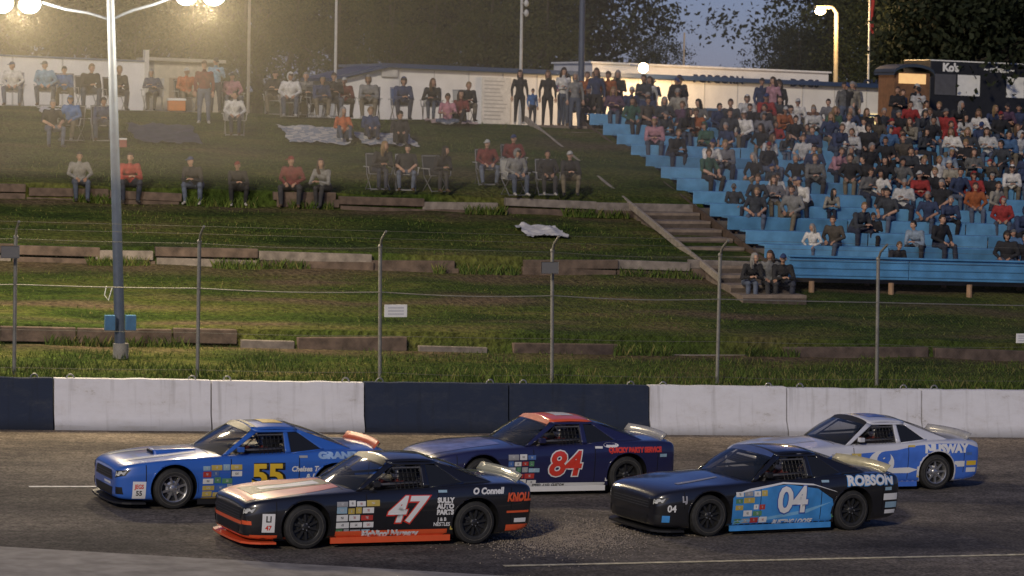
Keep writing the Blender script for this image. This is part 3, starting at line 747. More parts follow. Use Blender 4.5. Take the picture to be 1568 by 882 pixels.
def person(pose,hair,seed,sleeve=True,fem=False,bulk=1.0):
    rnd=random.Random(seed)
    J={}
    if pose.startswith('stand'):
        J.update(pel=V(0,0,.93),spi=V(0,.01,1.12),che=V(0,0,1.32),nec=V(0,.01,1.47),head=V(0,-.02,1.60))
        for s,k in((-1,'L'),(1,'R')):
            J['hip'+k]=V(.095*s,0,.88);J['kne'+k]=V(.12*s,-.02,.49);J['ank'+k]=V(.13*s,.02,.08);J['toe'+k]=V(.16*s,-.16,.035)
            J['sho'+k]=V(.185*s,.01,1.40)
            if pose=='stand': J['elb'+k]=V(.25*s,.05,1.12);J['wri'+k]=V(.25*s,-.06,.88)
            elif pose=='stand_fold': J['elb'+k]=V(.25*s,.0,1.13);J['wri'+k]=V(-.02*s,-.2,1.16+.03*s)
            else: J['elb'+k]=V(.26*s,.06,1.13) if s<0 else V(.27,-.06,1.16);J['wri'+k]=V(.2*s,-.08,.93) if s<0 else V(.14,-.24,1.33)
    elif pose.startswith('sit'):
        ln={'sit':-.10,'sit_lean':-.34,'sit_back':.04,'sit_fold':-.14}[pose]
        low=.06 if pose=='sit_lean' else .015
        sw_=rnd.uniform(-.05,.05)
        J.update(pel=V(0,0,.53),spi=V(sw_*.3,.02+ln*.35,.71),che=V(sw_*.7,ln*.8,.90-low),nec=V(sw_,ln*1.0-.01,1.04-low),head=V(sw_*1.2,ln*1.15-.04,1.16-low))
        sp=rnd.uniform(.15,.25) if not fem else rnd.uniform(.09,.14)
        for s,k in((-1,'L'),(1,'R')):
            J['hip'+k]=V(.09*s,-.02,.51);J['kne'+k]=V(sp*s,-.42,.51);J['ank'+k]=V(sp*.85*s,-.38+rnd.uniform(-.14,.08),.09);J['toe'+k]=V(J['ank'+k].x*1.15,J['ank'+k].y-.17,.035)
            J['sho'+k]=V(.195*s+sw_*.8,ln*.9,.98-low)
            if pose=='sit_lean': J['elb'+k]=V(.25*s,-.38,.63);J['wri'+k]=V(.05*s,-.55,.68)
            elif pose=='sit_fold': J['elb'+k]=V(.29*s,-.12,.73);J['wri'+k]=V(-.02*s,-.3,.78+.03*s)
            else: J['elb'+k]=V(.30*s,-.12,.73);J['wri'+k]=V(.12*s,-.35,.62)
    else: # ground
        J.update(pel=V(0,0,.13),spi=V(0,.05,.32),che=V(0,.06,.54),nec=V(0,.04,.68),head=V(0,.0,.81))
        for s,k in((-1,'L'),(1,'R')):
            J['hip'+k]=V(.09*s,-.02,.12)
            if pose=='ground': J['kne'+k]=V(.16*s,-.36,.38);J['ank'+k]=V(.12*s,-.6,.07);J['toe'+k]=V(.14*s,-.78,.05)
            else: J['kne'+k]=V(.3*s,-.32,.14);J['ank'+k]=V(-.05*s,-.42,.08);J['toe'+k]=V(-.2*s,-.42,.06)
            J['sho'+k]=V(.18*s,.05,.62);J['elb'+k]=V(.25*s,-.08,.38);J['wri'+k]=V(.12*s,-.32,.38)
    b=bulk; sw=.92 if fem else 1
    for k in 'LR': J['sho'+k].x*=sw
    tr=[(.155*b,.11*b),(.14*b*(.88 if fem else 1),.105*b),(.165*b*sw,.115*b),(.055,.055)]
    mb=MB(); X=(1,0,0)
    top=J['che'].lerp(J['nec'],.55)
    mb.tube([J['pel']-(J['spi']-J['pel'])*.45,J['pel'],J['spi'],J['che'],top,J['nec']],[(.12*b,.09*b),tr[0],tr[1],tr[2],(.12*b*sw,.085*b),(.06,.06)],P_SH,14,ref=X)
    mb.tube([J['nec']-V(0,0,.04),J['head']-V(0,0,.04)],[.056,.05],P_SH,10)
    bones=[(J['pel'],J['che'],.12,1),(J['che'],top,.12,1),(top,J['nec'],.07,1),(J['nec']+V(0,0,.015),J['head'],.05,0),(J['pel']-V(0,0,.02),(J['hipL']+J['hipR'])/2-V(0,0,.05),.14,2)]
    for k in 'LR':
        h,kn,an,to,sh,el,wr=[J[n+k] for n in('hip','kne','ank','toe','sho','elb','wri')]
        mb.tube([h,h.lerp(kn,.4),kn,kn.lerp(an,.35),an],[.095*b,.085*b,.062*b,.058*b,.045*b],P_SH,10)
        mb.sphere(h,.098*b,P_SH,10,8); mb.sphere(kn,.063*b,P_SH,10,8)
        hl=an+(an-to)*.3; hl.z=.045 if not pose.startswith('gro') else an.z
        mb.tube([hl,an-V(0,0,.02),to],[(.04,.04),(.045,.045),(.04,.03)],P_SH,8,ref=X)
        mb.sphere(sh,.068*b,P_SH,10,8); mb.tube([J['che'].lerp(sh,.2),sh],[.09*b,.066*b],P_SH,10,ref=(0,0,1))
        mb.tube([sh,sh.lerp(el,.5),el,el.lerp(wr,.4),wr],[.062*b,.055*b,.046*b,.042*b,.029],P_SH,10)
        mb.sphere(el,.047*b,P_SH,8,6)
        bones+=[(h,kn,.08,2),(kn,an,.055,2),(an-V(0,0,.03),to,.045,4),(sh,el,.055,1),(el,el.lerp(wr,.93),.04,1 if sleeve else 0)]
    ob=mb.obj('tmp'); r=ob.modifiers.new('r','REMESH'); r.mode='VOXEL'; r.voxel_size=.021
    sm=ob.modifiers.new('s','SMOOTH'); sm.factor=.5; sm.iterations=3
    me=evalmesh(ob); bpy.data.objects.remove(ob)
    def dist(p,a,c):
        d=c-a; t=max(0,min(1,(p-a).dot(d)/max(1e-6,d.dot(d)))); return (p-a-d*t).length
    out=MB(); out.mats=list(SLOTS)
    vs=[v.co.copy() for v in me.vertices]
    by={}
    for p in me.polygons:
        c=p.center; q=min(bones,key=lambda B:dist(c,B[0],B[1])-B[2]); by.setdefault(q[3],[]).append(tuple(p.vertices))
    out.v=[tuple(v) for v in vs]
    for mi,fl in by.items():
        out.f+= [list(f) for f in fl]; out.m+=[mi]*len(fl)
    bpy.data.meshes.remove(me)
    for s,k in((-1,'L'),(1,'R')):
        wr=J['wri'+k]; d=(wr-J['elb'+k]).normalized()
        if pose in('sit','sit_back','ground','ground_x'): d=(d+V(0,-.5,-.2)).normalized()
        side=d.cross(V(0,0,1)); side=side.normalized() if side.length>.2 else V(0,1,0)
        nrm=side.cross(d).normalized()
        if nrm.z>0: nrm=-nrm
        kn=wr+d*.085
        out.tube([wr-d*.02,wr+d*.03,kn],[(.026,.02),(.036,.017),(.04,.014)],P_SK,8,ref=tuple(side))
        for i,l in enumerate((.068,.076,.07,.055)):
            a=kn+side*(.03-.02*i)-d*.008
            out.tube([a,a+d*l*.45+nrm*l*.12,a+d*l*.75+nrm*l*.42,a+d*l*.85+nrm*l*.7],[.0095,.009,.008,.006],P_SK,5,ref=tuple(side))
        a=wr+d*.03+side*.03
        out.tube([a,a+side*.025+d*.025+nrm*.01,a+side*.028+d*.055+nrm*.022],[.012,.0105,.008],P_SK,5)
    yaw=rnd.uniform(-.8,.8); pit=rnd.uniform(-.1,.35)
    R=Matrix.Rotation(yaw,3,'Z')@Matrix.Rotation(pit,3,'X'); hc=J['head']+V(0,0,.035)
    H_=MB(); H_.mats=list(SLOTS)
    def hf(p,u):
        p=p.copy()
        if u.z<0: p.x*=1+.28*u.z; 
        if u.y<-.3 and abs(u.x)<.25 and -.35<u.z<.12: p.y-=.014*(1-abs(u.x)*4)*(1 if u.z<-.05 else .5)
        if u.y<-.3 and .05<u.z<.3 and .15<abs(u.x)<.6: p.y+=.006
        return p
    H_.sphere((0,0,0),(.074,.092,.114),P_SK,18,14,hf)
    for s in(-1,1):
        H_.sphere((.076*s,.008,-.005),(.012,.02,.03),P_SK,6,6)
        H_.sphere((.03*s,-.083,.012),(.012,.008,.007),P_DK,6,5)
        H_.box((.03*s,-.087,.033),(.028,.01,.006),P_HA)
    H_.sphere((0,-.086,-.058),(.024,.01,.007),P_LP,8,5)
    if hair=='cap':
        H_.sphere((0,.005,.01),(.086,.104,.122),P_CA,16,12,keep=lambda c:c.z>.028)
        H_.tube([(0,-.07,.045),(0,-.12,.043),(0,-.17,.032)],[(.07,.012),(.066,.009),(.04,.006)],P_CA,10,ref=X)
        H_.sphere((0,.006,0),(.081,.101,.118),P_HA,16,12,keep=lambda c:c.y>.02 and c.z>-.05)
    elif hair=='hood':
        H_.sphere((0,.015,.0),(.10,.115,.14),P_SH,16,12,keep=lambda c:c.y>-.045 or c.z>.095)
        H_.sphere((0,.006,.008),(.083,.103,.124),P_HA,16,12,keep=lambda c:c.z>.04)
    else:
        H_.sphere((0,.008,.008),(.086,.106,.126),P_HA,18,14,keep=lambda c:c.z>.05 or (c.y>.005 and c.z>-.055) or (abs(c.x)>.06 and c.z>0 and c.y>-.03))
        if hair=='long':
            H_.tube([(0,.05,.02),(0,.075,-.08),(0,.085,-.2),(0,.085,-.27)],[(.085,.06),(.092,.05),(.085,.035),(.05,.02)],P_HA,12,ref=X)
            for s in(-1,1): H_.tube([(.07*s,0,.04),(.083*s,.0,-.06),(.08*s,-.01,-.17)],[.022,.025,.012],P_HA,8)
    n0=len(out.v); out.v+=[tuple(hc+R@Vector(v)) for v in H_.v]; out.f+=[[i+n0 for i in f] for f in H_.f]; out.m+=H_.m
    return out.mesh('spectator_%s_%d'%(pose,seed),smooth=70)
PM={}
sd_=0
def variants(pose,specs):
    global sd_
    PM[pose]=[]
    for (h,sl,fe,bu) in specs:
        sd_+=1; PM[pose].append(person(pose,h,sd_,sl,fe,bu))
variants('stand',[('short',True,False,1.12),('cap',False,False,1.16),('long',True,True,1.0)])
variants('stand_fold',[('short',True,False,1.15),('long',True,True,1.02)])
variants('stand_hand',[('cap',True,False,1.12)])
variants('sit',[('short',True,False,1.2),('cap',True,False,1.25),('long',True,True,1.08),('hood',True,False,1.28),('short',False,False,1.1),('short',True,True,1.1)])
variants('sit_lean',[('short',True,False,1.22),('cap',True,False,1.2),('long',True,True,1.08),('hood',True,False,1.25),('short',True,False,1.3)])
variants('sit_fold',[('long',True,True,1.12),('short',True,False,1.25)])
variants('sit_back',[('short',False,False,1.2),('cap',True,False,1.2)])
variants('ground',[('long',True,True,1.05),('short',True,False,1.15)])
variants('ground_x',[('short',False,False,1.05)])
SHC=[(.02,.02,.024)]*12+[(.04,.045,.055)]*6+[(.03,.045,.10)]*5+[(.28,.03,.03)]*2+[(.45,.45,.45)]*3+[(.62,.6,.57)]*3+[(.3,.09,.03),(.06,.13,.26),(.12,.12,.12),(.12,.12,.12),(.2,.2,.2),(.14,.08,.055),(.38,.2,.24),(.04,.10,.07),(.28,.26,.22),(.09,.05,.09),(.22,.28,.36),(.15,.15,.17),(.07,.06,.05),(.22,.2,.16)]
def put(pose,loc,rot=0,col=None,s=None,var=None):
    ms=PM[pose]; me=ms[var%len(ms)] if var is not None else random.choice(ms)
    o=bpy.data.objects.new('spectator',me); COL.objects.link(o); o.location=loc; o.rotation_euler=(0,0,rot)
    s=s or random.uniform(.91,1.03); o.scale=(s,s,s); c=col or random.choice(SHC); o.color=(*c,1); return o
K=(.02,.02,.024);RD=(.33,.04,.035);WT=(.6,.59,.57);GR=(.2,.2,.2);BL=(.05,.14,.34);NV=(.03,.05,.12);OR=(.42,.11,.04);DR=(.15,.03,.03);PK=(.4,.18,.22);LB=(.2,.33,.45)
def chair_mesh(fab):
    mb=MB(); t=.013
    for s in(-1,1):
        mb.tube([(.27*s,.24,0),(.27*s,-.25,.42)],t,MSteel,6); mb.tube([(.25*s,-.26,0),(.25*s,.22,.40),(.25*s,.36,.92)],t,MSteel,6)
        mb.box((.33*s,-.02,.60),(.05,.42,.025),M('armrest',(.3,.3,.3),.6)); mb.tube([(.30*s,-.22,.42),(.32*s,-.2,.59)],t,MSteel,6)
    mb.tube([(-.30,-.25,.42),(.30,-.25,.42)],t,MSteel,6);mb.tube([(-.25,.36,.92),(.25,.36,.92)],t,MSteel,6)
    mb.tube([(-.27,.24,.02),(.27,.24,.02)],t,MSteel,6);mb.tube([(-.26,-.26,.02),(.26,-.26,.02)],t,MSteel,6)
    mb.patch((-.27,-.25,.415),(.27,-.25,.415),(.27,.21,.40),(-.27,.21,.40),6,6,fab,lambda u,v:(0,0,-.02*sin(pi*u)*sin(pi*v)))
    mb.patch((-.27,.22,.42),(.27,.22,.42),(.27,.355,.95),(-.27,.355,.95),6,6,fab,lambda u,v:(0,.02*sin(pi*u),0))
    return mb.mesh('folding_chair',smooth=50)
CH=[chair_mesh(M('chair_dark',(.02,.025,.03),.8)),chair_mesh(M('chair_stripe',(.35,.35,.33),.8)),chair_mesh(M('chair_blue',(.03,.07,.18),.8))]
def chair(loc,rot,k):
    o=bpy.data.objects.new('folding_chair',CH[k]); COL.objects.link(o); o.location=loc; o.rotation_euler=(0,0,rot)
ROT=-.15
def P(px,py,pose,col=None,ch=None,s=None,var=None,rot=None,ymin=6):
    g=hit(px,py,ymin)
    r=ROT+random.uniform(-.4,.4) if rot is None else rot
    if pose.startswith('sit'):
        g=g+Vector((0,.35,0)); g.z=gz(g.x,g.y)+.02
        if ch is not None: chair(g,r,ch)
    put(pose,g,r,col,s,var)
def E(px,row,pose,col=None,s=None,var=None,rot=None):
    y={1:12.46,2:18.36}[row]; d=ray(px,300 if row==2 else 380); t=(y-CAM.y)/d.y; x=(CAM+d*t).x
    zl={1:2.4,2:3.6}[row]+tilt(x)
    put(pose,(x,y+.12,zl-.03),ROT+random.uniform(-.5,.5) if rot is None else rot,col,s,var)
for a in [(122,'sit',GR,0),(198,'sit_lean',RD,0),(303,'sit_lean',K,1),(365,'sit_lean',K,1),(450,'sit',DR,1),(500,'sit_lean',GR,2)]:
    E(a[0],2,a[1],a[2],var=a[3])
for a in [(583,312,'sit_lean',K,0,2),(625,312,'sit_back',K,0,0),(672,320,'sit_lean',K,0,2),(750,290,'sit',DR,0,1),(792,327,'sit',GR,1,3),(878,318,'sit_lean',K,None,1),(842,320,'sit',K,0,0)]:
    P(a[0],a[1],a[2],a[3],a[4],var=a[5])
P(790,282,'sit',DR,0,var=1)
for a in [(525,215,'ground',OR,0),(567,214,'ground',NV,1),(612,222,'ground',K,1),(685,192,'ground_x',PK,0),(705,190,'ground',DR,0)]:
    P(a[0],a[1],a[2],a[3],var=a[4])
for a in [(362,213,'sit',WT,1),(112,222,'sit',BL,0),(158,222,'sit_lean',NV,0),(80,232,'sit',K,None)]:
    P(a[0],a[1],a[2],a[3],a[4])
for a in [(22,165,'sit',WT),(72,165,'sit',LB),(100,165,'sit_lean',BL),(135,165,'sit_lean',K),(178,165,'sit_lean',K),(237,168,'sit_fold',NV),(287,166,'sit',OR),(312,190,'stand',DR),(330,160,'stand_hand',LB),(358,164,'sit',PK),(423,166,'sit_fold',K),(447,168,'sit',WT),(467,168,'sit_lean',GR),(490,168,'sit_lean',NV),(512,172,'sit_fold',K),(530,178,'sit_lean',DR),(570,175,'sit_lean',GR),(618,175,'sit_lean',NV),(665,179,'sit_lean',K),(715,187,'sit_lean',K),
          (795,184,'stand',K),(838,174,'stand',K),(862,178,'stand_fold',WT)]:
    ch=random.choice([0,2,0,1]) if a[2].startswith('sit') else None
    P(a[0],a[1],a[2],a[3],ch,ymin=20)
P(815,184,'stand',BL,s=.62,var=0,ymin=20)
for (px,py,c) in ((1035,415,K),(1048,412,GR),(1075,412,K)):
    g=hitz(px,py,2.15); x=g.x
    put('sit_lean' if px!=1048 else 'sit',(min(x,9.4),10.4,2.02+tilt(x)-.1),ROT,c)
R2=random.Random(21); cnt=0
for k in range(NR):
    x=BX0+.35
    while x<33:
        x+=R2.uniform(.46,.60); v=RV0+RP*k+.30; z=RTZ+RZ*k+tilt(x)
        px_,py_=topx(Vector((x,v,z+.6)))
        if px_>1640: break
        if k>=9: p=.84 if px_>1160 else .66
        elif k>=6: p=.68 if px_>1180 else .42
        elif k>=4: p=.55 if px_>1200 else .16
        elif k>=2: p=.42 if px_>1280 else .12
        elif k==1: p=.30
        else: p=.24
        p*=.6+.8*(noise.noise(Vector((x*.5,k*.9,4)))+.5)
        if R2.random()<p:
            random.seed(cnt*13+5); cnt+=1
            small=R2.random()<.12
            put(random.choice(['sit','sit','sit','sit_lean','sit_lean','sit_fold','sit_back']),(x+random.uniform(-.05,.05),v+.05+random.uniform(-.1,.08),z-(.13 if small else .02)+ (.06 if small else 0)),ROT+random.uniform(-.8,.6),s=.8 if small else None)
for i in range(64):
    x=R2.uniform(9.2,27); y=R2.uniform(29.6,33); random.seed(i+900)
    if y<30.2 and x>9.8: y=30.2
    q_=topx(Vector((x,y,7.3)))[0]
    if 1045<q_<1150 or 1195<q_<1262 or 1312<q_<1375 or q_>1420: continue
    put(random.choice(['stand','stand','stand_fold','stand_hand']),(x,y,gz(x,y)),random.uniform(-.9,.6))
for (px,py,pose) in ((888,185,'sit'),(905,188,'sit'),(930,190,'stand'),(912,178,'stand'),(945,178,'stand_fold'),(880,176,'stand')):
    P(px,py,pose,ymin=20)
def blanket(px,py,wd,dp,mat,name='picnic_blanket',ymin=6):
    g=hit(px,py,ymin); mb=MB(); n=18; vs=[];fs=[]
    rs=random.uniform(0,9)
    for i in range(n+1):
        for j in range(n+1):
            a=(i/n-.5)*wd; b=(j/n-.5)*dp; a+=.12*noise.noise(Vector((b*3,rs,0))); b+=.15*noise.noise(Vector((a*3,0,rs)))
            x=g.x+a;y=g.y+b; vs.append((x,y,gz(x,y)+.07+.07*noise.noise(Vector((x*4,y*4,rs)))+.06*abs(noise.noise(Vector((x*9,y*9,1))))))
    for i in range(n):
        for j in range(n): a=i*(n+1)+j; fs.append((a,a+n+1,a+n+2,a+1))
    mb.add(vs,fs,mat); mb.obj(name,smooth=60)
def plaid():
    m,nt,b=newmat('plaid_blanket'); N=nt.nodes; L=nt.links; tc=N.new('ShaderNodeTexCoord'); c=N.new('ShaderNodeTexChecker'); c.inputs['Scale'].default_value=4.5
    c.inputs['Color1'].default_value=(.5,.48,.44,1); c.inputs['Color2'].default_value=(.25,.28,.32,1); L.new(tc.outputs['Object'],c.inputs['Vector']); L.new(c.outputs['Color'],b.inputs['Base Color']); b.inputs['Roughness'].default_value=.9; return m
MPL=plaid(); MWB2=M('white_blanket',(.5,.5,.51),.9,noisy=.2,scale=5)
blanket(480,210,1.7,2.2,MPL); blanket(590,217,1.6,1.6,MPL); blanket(690,190,1.4,1.2,M('pink_blanket',(.4,.3,.28),.9)); blanket(828,358,1.1,1.5,MWB2); blanket(250,208,1.8,2.4,M('navy_tarp',(.03,.04,.07),.6,noisy=.3),'tarpaulin'); blanket(76,172,.6,.9,MWB2)
g=hit(270,165,20); ck=empty('cooler_box',g); mb=MB(); mb.box((0,0,.17),(.5,.32,.3),M('cooler_orange',(.5,.16,.04),.5)); mb.box((0,0,.35),(.53,.35,.07),MWH); mb.obj('box',ck,bevel=.02)
g=hit(188,226,6); ck=empty('cooler_box',g); mb=MB(); mb.box((0,0,.1),(.2,.16,.2),M('cooler_red',(.25,.06,.05),.5)); mb.box((0,0,.22),(.21,.17,.05),MWH); mb.obj('box',ck,bevel=.02)

# ---------------------------------------------------------------- stock cars
def paint(name,c,flake=.08): return M(name,c,.3,.0,1.0,noisy=flake,scale=2.5)
MBlk=M('black_trim',(.012,.012,.013),.5,noisy=.1); MTyre=M('tyre_rubber',(.022,.022,.022),.75,noisy=.35,scale=12); MGl=M('windscreen_glass',(.015,.02,.025),.06,noisy=0,alpha=.72,spec=.8)
MCage=M('roll_cage',(.10,.10,.11),.5,noisy=.1); MSk=M('clear_polycarbonate',(.55,.55,.42),.15,noisy=.05,alpha=.6)
ZS=1.075
def car(name,L,px,py,beta,cfg,sc=.95):
    g=hit(px,py); 
    Wd=.92
    Rm=Matrix.Rotation(.02,3,'Y')@Matrix.Rotation(radians(beta),3,'Z')
    org=Vector((g.x,g.y,tilt(g.x)+.004))+Rm@Vector((0,Wd*sc*.98,0)); org.z=tilt(org.x)+.004
    root=empty(name,org,Rm)
    root.scale=(sc,sc,sc)
    X=lambda f:-L/2+f*L
    FWX,RWX=X(.20),X(.79); WR=.33
    nz=cfg.get('nose',0.0)
    st=[(0,.66,.20,.555+nz,.60+nz),(.010,.745,.15,.62+nz,.655+nz),(.035,.82,.125,.68+nz*.7,.715+nz*.7),(.08,.88,.12,.73+nz*.4,.76+nz*.4),(.15,.915,.12,.78,.80),(.20,.935,.12,.81,.815),(.25,.92,.12,.81,.84),(.34,.905,.12,.83,.88),(.40,.90,.12,.84,.89),(.5,.90,.12,.85,.89),(.62,.905,.12,.87,.90),(.72,.93,.12,.905,.92),(.79,.95,.12,.925,.94),(.86,.94,.12,.925,.945),(.93,.91,.14,.92,.95),(.975,.88,.17,.90,.945),(.992,.85,.22,.87,.91),(1,.81,.28,.81,.85)]
    vs=[];fs=[];n=0
    for (f,w,zb,zs,z) in st:
        x=X(f); zm=(zb+zs)*.5
        half=[(0,zb),(.86*w,zb),(.965*w,zb+.04),(.985*w,zm-.10),(1.0*w,zm+.06),(1.003*w,zs-.17),(.982*w,zs-.09),(.962*w,zs-.015),(.88*w,zs+.008),(.6*w,z-.006),(.3*w,z+.004),(0,z+.006)]
        ring=[(y,zz) for y,zz in half]+[(-y,zz) for y,zz in half[-2:0:-1]]
        n=len(ring)
        for y,zz in ring: vs.append((x,y,zz))
    ns=len(st)
    for i in range(ns-1):
        for k in range(n):
            k2=(k+1)%n; fs.append((i*n+k,i*n+k2,(i+1)*n+k2,(i+1)*n+k))
    fs.append(tuple(range(n))[::-1]); fs.append(tuple((ns-1)*n+k for k in range(n)))
    mb=MB(); mb.add(vs,fs,cfg['body']); mb.mi(MBlk)
    ob=mb.obj('tmpbody')
    bm=bmesh.new(); bm.from_mesh(ob.data); bmesh.ops.recalc_face_normals(bm,faces=bm.faces); bm.to_mesh(ob.data); bm.free()
    ss=ob.modifiers.new('s','SUBSURF'); ss.levels=2; ss.render_levels=2
    mc=MB(); mc.mi(cfg['body'])
    for xx in (FWX,RWX):
        for s in(-1,1):
            seg=32; vv=[];ff=[]
            ya,yb=(.52*s,1.3*s)
            for yv in(ya,yb):
                for q in range(seg):
                    a=2*pi*q/seg; vv.append((xx+.385*cos(a),yv,WR+.01+.385*sin(a)))
            for q in range(seg): ff.append((q,(q+1)%seg,seg+(q+1)%seg,seg+q))
            ff.append(tuple(range(seg))[::-1]); ff.append(tuple(range(seg,2*seg)))
            mc.add(vv,ff,MBlk)
    cut=mc.obj('tmpcut'); bm=bmesh.new(); bm.from_mesh(cut.data); bmesh.ops.recalc_face_normals(bm,faces=bm.faces); bm.to_mesh(cut.data); bm.free()
    bo=ob.modifiers.new('b','BOOLEAN'); bo.operation='DIFFERENCE'; bo.object=cut; bo.solver='EXACT'
    me=evalmesh(ob); bpy.data.objects.remove(ob); bpy.data.objects.remove(cut)
    me.polygons.foreach_set('use_smooth',[True]*len(me.polygons)); me.set_sharp_from_angle(angle=radians(38)); me.name='car_body'
    body=bpy.data.objects.new('body_shell',me); COL.objects.link(body); body.parent=root
    bv=BVHTree.FromPolygons([v.co for v in me.vertices],[tuple(p.vertices) for p in me.polygons])
    # rolled wheel-arch lips
    ml=MB()
    for xx in (FWX,RWX):
        for s in(-1,1):
            pts=[]
            for q in range(-1,18):
                a=pi*q/16; x_=xx+.395*cos(a); z_=WR+.01+.395*sin(a)
                h=bv.ray_cast(Vector((x_,3*s,z_)),Vector((0,-s,0)))
                if h[0] is not None and abs(h[0].y)>.7: pts.append((x_,h[0].y+.002*s,z_))
            if len(pts)>3: ml.tube(pts,.013,cfg['body'] if xx==FWX or cfg.get('lip') is None else cfg['lip'],6)
    ml.obj('wheel_arch_lips',root,smooth=60)
    # greenhouse
    xa0,xa1,xr,xc=X(cfg.get('a0',.375)),X(cfg.get('a1',.495)),X(cfg.get('r1',.665)),X(cfg.get('c0',.865))
    zr=cfg.get('roof_z',1.235); yb_,yt=.80,.60; zbl=.845; zbr=.915
    def zbelt(x): return zbl+(zbr-zbl)*(x-xa0)/(xc-xa0)
    def S(x,h,s): 
        y=yb_+(yt-yb_)*h
        if x>xr: y-=.03*(x-xr)/(xc-xr)
        y+=.02*sin(pi*h)
        return Vector((x,s*y,zbelt(x)+(zr-zbelt(x))*h))
    gh=MB(); rc=cfg['roof']; pc=cfg.get('pillar',rc)
    sv=lambda v:max(0,1-(2*v-1)**2)
    gh.patch((xa1,-yt,zr),(xr,-yt,zr),(xr,yt,zr),(xa1,yt,zr),8,12,rc,lambda u,v:(0,0,.055*sv(v)**.8+.018*sin(pi*u)))
    gl=MB()
    gl.patch((xa0,-yb_,zbl),(xa1,-yt,zr),(xa1,yt,zr),(xa0,yb_,zbl),8,12,MGl,lambda u,v:(-.20*sv(v)*(1-u)-.01*sin(pi*u),0,.055*sv(v)**.8*u+.02*sv(v)*(1-u)+.03*sin(pi*u)))
    gl.patch((xr,-yt,zr),(xc,-yb_+.03,zbr),(xc,yb_-.03,zbr),(xr,yt,zr),8,12,MGl,lambda u,v:(0,0,.055*sv(v)**.8*(1-u)+.03*sv(v)*u+.04*sin(pi*u)))
    gl.patch((xa1-.10*.98,-yt-.035,zr-.075),(xa1-.004,-yt,zr+.004),(xa1-.004,yt,zr+.004),(xa1-.098,yt+.035,zr-.075),2,12,cfg.get('banner',MBlk),lambda u,v:(-.04*sv(v)*(1-u)-.006,0,.055*sv(v)**.8+.012))
    B0=X(.615)
    for s in(-1,1):
        def poly(pts,mat,mbx):
            a,b,c,d=[S(x,h,s) for x,h in pts]
            mbx.patch(a,b,c,d,4,6,mat)
        top_=.90
        poly([(xa0,0),(xa0+.10,0),(xa1+.085,top_),(xa1,1)],pc,gh)
        gh.patch(S(xa1,1,s),S(xr,1,s),S(xr-.02,top_,s),S(xa1+.085,top_,s),6,2,pc)
        poly([(B0-.03,0),(B0+.07,0),(B0+.05,top_),(B0-.02,top_)],pc,gh)
        q0=X(.76)
        poly([(B0+.07,0),(q0-.03,.12),(xr+.02,top_-.05),(B0+.05,top_)],M('quarter_glass',(.02,.022,.025),.12,noisy=0),gl)
        gh.patch(S(q0-.03,0,s),S(xc,0,s),S(xr,1,s),S(xr-.02,top_,s),8,6,pc)
        gh.patch(S(B0+.07,-.02,s),S(q0-.03,-.02,s),S(q0-.03,.12,s),S(B0+.07,.0,s),3,2,pc)
    g_=gh.obj('roof_and_pillars',root,smooth=35)
    so_=g_.modifiers.new('t','SOLIDIFY'); so_.thickness=.018; so_.offset=0
    gl.obj('windows',root,smooth=40)
    bv2=BVHTree.FromPolygons([Vector(v) for v in gh.v],[tuple(f) for f in gh.f])
    def decal(vs2,fs2,mode,off,mat,name='decal',tree=None,maxe=.07):
        tree=tree or bv
        bm=bmesh.new(); bvx=[bm.verts.new((a,b,0)) for a,b in vs2]
        for f in fs2:
            try: bm.faces.new([bvx[i] for i in f])
            except Exception: pass
        bmesh.ops.triangulate(bm,faces=bm.faces[:])
        for _ in range(5):
            es=[e for e in bm.edges if e.calc_length()>maxe]
            if not es: break
            bmesh.ops.subdivide_edges(bm,edges=es,cuts=1); bmesh.ops.triangulate(bm,faces=bm.faces[:])
        dead=[]
        for v in bm.verts:
            a,b=v.co.x,v.co.y
            if mode=='side': o_,d_=Vector((a,-3,b*ZS)),Vector((0,1,0))
            elif mode=='top': o_,d_=Vector((a,b,3)),Vector((0,0,-1))
            elif mode=='front': o_,d_=Vector((-5,a,b*1.17)),Vector((1,0,0))
            elif mode=='rear': o_,d_=Vector((5,a,b)),Vector((-1,0,0))
            h=tree.ray_cast(o_,d_)
            if h[0] is None or (mode=='side' and abs(h[0].y)<.7) : dead.append(v)
            else: v.co=h[0]-d_*off
        bmesh.ops.delete(bm,geom=dead,context='VERTS')
        m2=bpy.data.meshes.new(name); bm.to_mesh(m2); bm.free(); m2.materials.append(mat)
        m2.polygons.foreach_set('use_smooth',[True]*len(m2.polygons))
        o2=bpy.data.objects.new(name,m2); COL.objects.link(o2); o2.parent=root; return o2
    def dpoly(pts,mode,off,mat,name='paint_panel'): return decal(pts,[tuple(range(len(pts)))],mode,off,mat,name)
    def dtext(s,fx,z,size,mat,off=.01,ex=0,shear=0,sp=1.0,name='lettering',mode='side',sx=1.0):
        vs2,fs2=text_geo(s,size,ex,shear,sp); decal([(X(fx)+a*sx,z+b) for a,b in vs2],fs2,mode,off,mat,name)
    def drect(f0,f1,z0,z1,mat,off=.004,mode='side',name='sponsor_patch',sk=0):
        pts=[(X(f0),z0),(X(f1),z0),(X(f1)+sk,z1),(X(f0)+sk,z1)]; dpoly(pts,mode,off,mat,name)
    dpoly([(xa0-.10,-.62),(xa0+.05,-.74),(xc-.1,-.7),(xc-.1,.7),(xa0+.05,.74),(xa0-.10,.62),(xa0-.17,0)],'top',.006,MBlk,'cabin_shade_sheet')  # black sheet at belt height paints the shade inside the cabin
    MGap=M('panel_gap',(.006,.006,.007),.8,noisy=0)
    for f_ in (.405,.655): drect(f_-.0014,f_+.0014,.20,.77,MGap,.0045)
    drect(.098,.1008,.42,.70,MGap,.0045)
    drect(.915,.9178,.30,.80,MGap,.0045)
